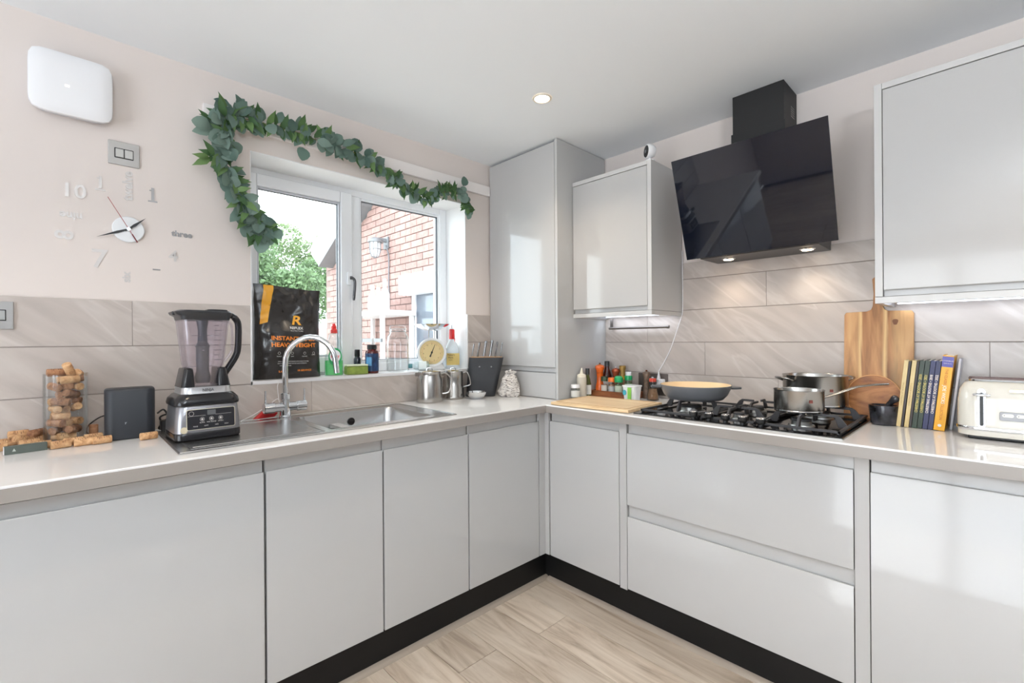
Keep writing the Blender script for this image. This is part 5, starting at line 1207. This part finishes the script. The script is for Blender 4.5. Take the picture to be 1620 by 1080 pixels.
for i, (y, z) in enumerate(pos):
    if i < 298: link('brick', bme, bh.e, (BX-.42+random.uniform(-.002, .002), y-2.9, z+.15))
    else: rest.append(box(BX, BX+.02, y-BL/2, y+BL/2, z-BHH/2, z+BHH/2))
o = bh.p('brick_courses', merge(*rest), brick_m, w=True, smooth=False); o['kind'] = 'stuff'
RS = .50
def rf(y): return 2.52 + RS*(4.5-y)
bh.p('fascia', flip(prism([(4.5, rf(4.5)-.06), (4.25, rf(4.25)-.36), (2.4, rf(2.4)-.30), (2.4, rf(2.4)), (4.5, rf(4.5))], BX-.20, BX-.16, 'x')), mat('fascia_white', (200, 202, 206), .6), w=True, smooth=False)
bh.p('soffit', flip(prism([(4.25, rf(4.25)-.39), (2.4, rf(2.4)-.33), (2.4, rf(2.4)-.30), (4.25, rf(4.25)-.36)], BX-.20, BX+.02, 'x')), GREYP, w=True, smooth=False)
bh.p('roof', flip(prism([(4.55, rf(4.55)), (2.4, rf(2.4)), (.6, rf(2.4)), (.6, rf(2.4)+.06), (2.4, rf(2.4)+.06), (4.57, rf(4.57)+.05)], BX-.2, BX+1.4, 'x')), mat('roof_slate', (150, 144, 142), .8), w=True, smooth=False)
# window opening with white roller box
wn = bh.p('window', merge(box(BX-.02, BX+.03, 1.30, 2.16, .55, .60), box(BX-.02, BX+.03, 1.30, 1.36, .6, 1.75), box(BX-.02, BX+.03, 2.10, 2.16, .6, 1.75), box(BX-.02, BX+.03, 1.70, 1.76, .6, 1.75)), mat('outer_frame_white', (232, 234, 238), .4), w=True, smooth=False)
bh.p('pane', box(BX+.0, BX+.012, 1.36, 2.10, .6, 1.75), mat('pane_dusk', (96, 104, 116), .08, spec=.8), wn, w=True, smooth=False)
bh.p('roller_box', box(BX-.14, BX, 1.22, 2.24, 1.72, 1.93), WHITE, w=True, bevel=.01)
# wall lamp
wl = Th('bulkhead_lamp', 'grey caged outdoor wall lamp on the brick wall', 'lamp', (BX-.002, 2.72, 2.36))
wl.p('bracket', merge(box(-.02, 0, -.05, .05, -.06, .08), box(-.13, -.01, -.02, .02, .02, .06)), GREYP, bevel=.004)
wl.p('shade', mv(lathe([(.085, .0), (.080, .03), (.04, .05), (.02, .06)], 24), -.15, 0, .0), GREYP)
wl.p('glass_bowl', mv(lathe([(.005, -.17), (.04, -.155), (.058, -.11), (.062, -.0)], 20), -.15), glass('lamp_glass', (244, 248, 250), .2, haze=.5))
wl.p('cage', merge(*[mv(tube([(.066*math.cos(a), .066*math.sin(a), 0), (.064*math.cos(a), .064*math.sin(a), -.10), (.04*math.cos(a), .04*math.sin(a), -.165), (0, 0, -.178)], .0035, 6), -.15) for a in [i*PI/4 for i in range(8)]], mv(tube([(.067*math.cos(a), .067*math.sin(a), -.08) for a in [i*PI/8 for i in range(16)]], .0035, 6, closed=True), -.15)), GREYP)
single('outdoor_cable', tube(smooth_pts([(BX-.03, 2.70, 2.34), (BX-.015, 2.66, 2.2), (BX-.012, 2.67, 1.9), (BX-.012, 2.66, 1.70), (BX-.012, 2.70, 1.5)], 6), .008, 8), mat('cable_grey', (120, 118, 122), .5), 'dark cable hanging down the brick wall below the caged lamp', 'cable')
# shelf rack with bottles outside
rk = Th('outdoor_shelf', 'white wooden shelf rack outside against the brick wall', 'shelf', (.10, 2.55, -.15))
WW = mat('shelf_white', (228, 226, 226), .6)
for z in (.45, .90, 1.50): rk.p('shelf_board', box(-.08, .33, 2.08, 3.02, z, z+.05), WW, w=True, bevel=.004)
for x in (-.06, .28):
    for y in (2.10, 2.96): rk.p('post', box(x, x+.04, y, y+.04, -.15, 1.50), WW, w=True, bevel=.004)
rk.p('crossbar', merge(box(-.07, -.05, 2.10, 3.0, 1.22, 1.26), box(-.07, -.05, 2.10, 3.0, .8, .84)), GREYP, w=True)
WB = mat('bottle_white', (236, 238, 240), .3)
for i, (y, h_) in enumerate(((2.36, .34), (2.50, .26), (2.64, .30))):
    t = Th('spray_bottle', ['tall white plastic bottle outside, nearest the house window', 'shortest white plastic bottle outside, in the middle of three', 'white plastic bottle outside, under the caged lamp'][i], 'bottle', (.12, y, 1.5505), group=None)
    t.p('body', lathe([(.045, 0), (.05, .01), (.05, h_*.55), (.02, h_*.75), (.018, h_*.85)], 20), WB); t.p('cap', lathe([(.022, h_*.85), (.022, h_), (.015, h_+.01)], 16), WHITE)
gb = Th('storage_box', 'white lidded storage box outside on the upper middle shelf of the rack', 'box', (.12, 2.40, .9505))
gb.p('case', box(-.10, .12, -.2, .2, 0, .0+.09), WW, bevel=.006); gb.p('lid', box(-.11, .13, -.21, .21, .0905, .098), GREYP, bevel=.002)
# far white shed/fence beyond
fn = Th('garden_fence', 'pale garden fence of vertical boards below the trees', 'fence', (-1.6, 6.6, -.15))
for i in range(60):
    fn.p('fence_board', box(-4.2+i*.15, -4.2+i*.15+.135, -.012, .012, 0, 1.62+.015*math.sin(i*2.1)), mat('fence_pale', (196, 186, 172), .8, var=.12, vscale=6), smooth=False)
for z in (.35, 1.3): fn.p('fence_rail', box(-4.2, 4.7, .013, .05, z, z+.08), mat('fence_pale'), smooth=False)
# trees
random.seed(5)
def tree(label, x, y, zc_, R_, nl, col, col2, hgt):
    t = Th('garden_tree', label, 'tree', (x, y, -.15))
    t.p('trunk', tube(smooth_pts([(0, 0, 0), (.05, .02, zc_*.4), (-.03, .05, zc_*.8), (0, 0, zc_+.3)], 4), [.11]*5+[.08]*4+[.05]*4, 8), mat('bark', (110, 92, 76), .9))
    V, F = [], []
    blobs = [(random.gauss(0, .55)*R_, random.gauss(0, .4)*R_, zc_ + .15 + random.gauss(0, .42)*hgt, R_*random.uniform(.28, .5)) for _ in range(16)]
    for _ in range(nl):
        bx, by, bz, br = random.choice(blobs)
        v = Vector((random.gauss(0, 1), random.gauss(0, 1), random.gauss(0, 1))).normalized()*br*random.uniform(.7, 1.05)
        c_ = Vector((bx, by, bz)) + v; u_ = Vector((random.gauss(0, 1), random.gauss(0, 1), random.gauss(0, 1))).normalized(); w2_ = u_.orthogonal().normalized(); s_ = random.uniform(.035, .07)
        k = len(V); V += [tuple(c_-u_*s_), tuple(c_+w2_*s_*.6), tuple(c_+u_*s_), tuple(c_-w2_*s_*.6)]; F.append((k, k+1, k+2, k+3))
    o = t.p('foliage', (V, F), leaf_mat('foliage_'+label[:8].replace(' ', '_'), col, col2), smooth=False); o['kind'] = 'stuff'
tree('broad light green tree beyond the garden fence', .7, 9.2, 2.3, 1.25, 17000, (104, 130, 88), (132, 154, 112), 1.0)
tree('darker green tree nearest the brick house gable', 3.6, 9.6, 2.1, 1.2, 14000, (92, 118, 84), (118, 142, 102), .9)
tree('tall yellow-green tree furthest back behind the garden fence', 2.6, 14.0, 3.6, 1.7, 15000, (116, 138, 92), (140, 158, 114), 1.3)

# ------------------------------------------------------------------ fill lamp added behind the camera to brighten the ceiling
ul = Th('added_fill_lamp', 'added fill lamp on a floor stand, unseen behind the camera', 'lamp', (-2.75, -3.1, .0))
ul.p('base', lathe([(.14, .0), (.14, .015), (.02, .025)], 32), BRUSH)
ul.p('pole', cyl(.012, .02, 1.62, 16), BRUSH)
ul.p('bowl', shell([(.03, 1.62), (.10, 1.65), (.16, 1.72), (.17, 1.74)], 32, .003), WHITE)
pl_ = bpy.data.lights.new('ceiling_fill', 'AREA'); pl_.shape = 'DISK'; pl_.size = .3; pl_.energy = 92; pl_.color = (.88, .95, 1)
po_ = bpy.data.objects.new('ceiling_fill', pl_); C.objects.link(po_); po_.location = (-2.75, -3.1, 1.76); po_.rotation_euler = (PI, 0, 0)
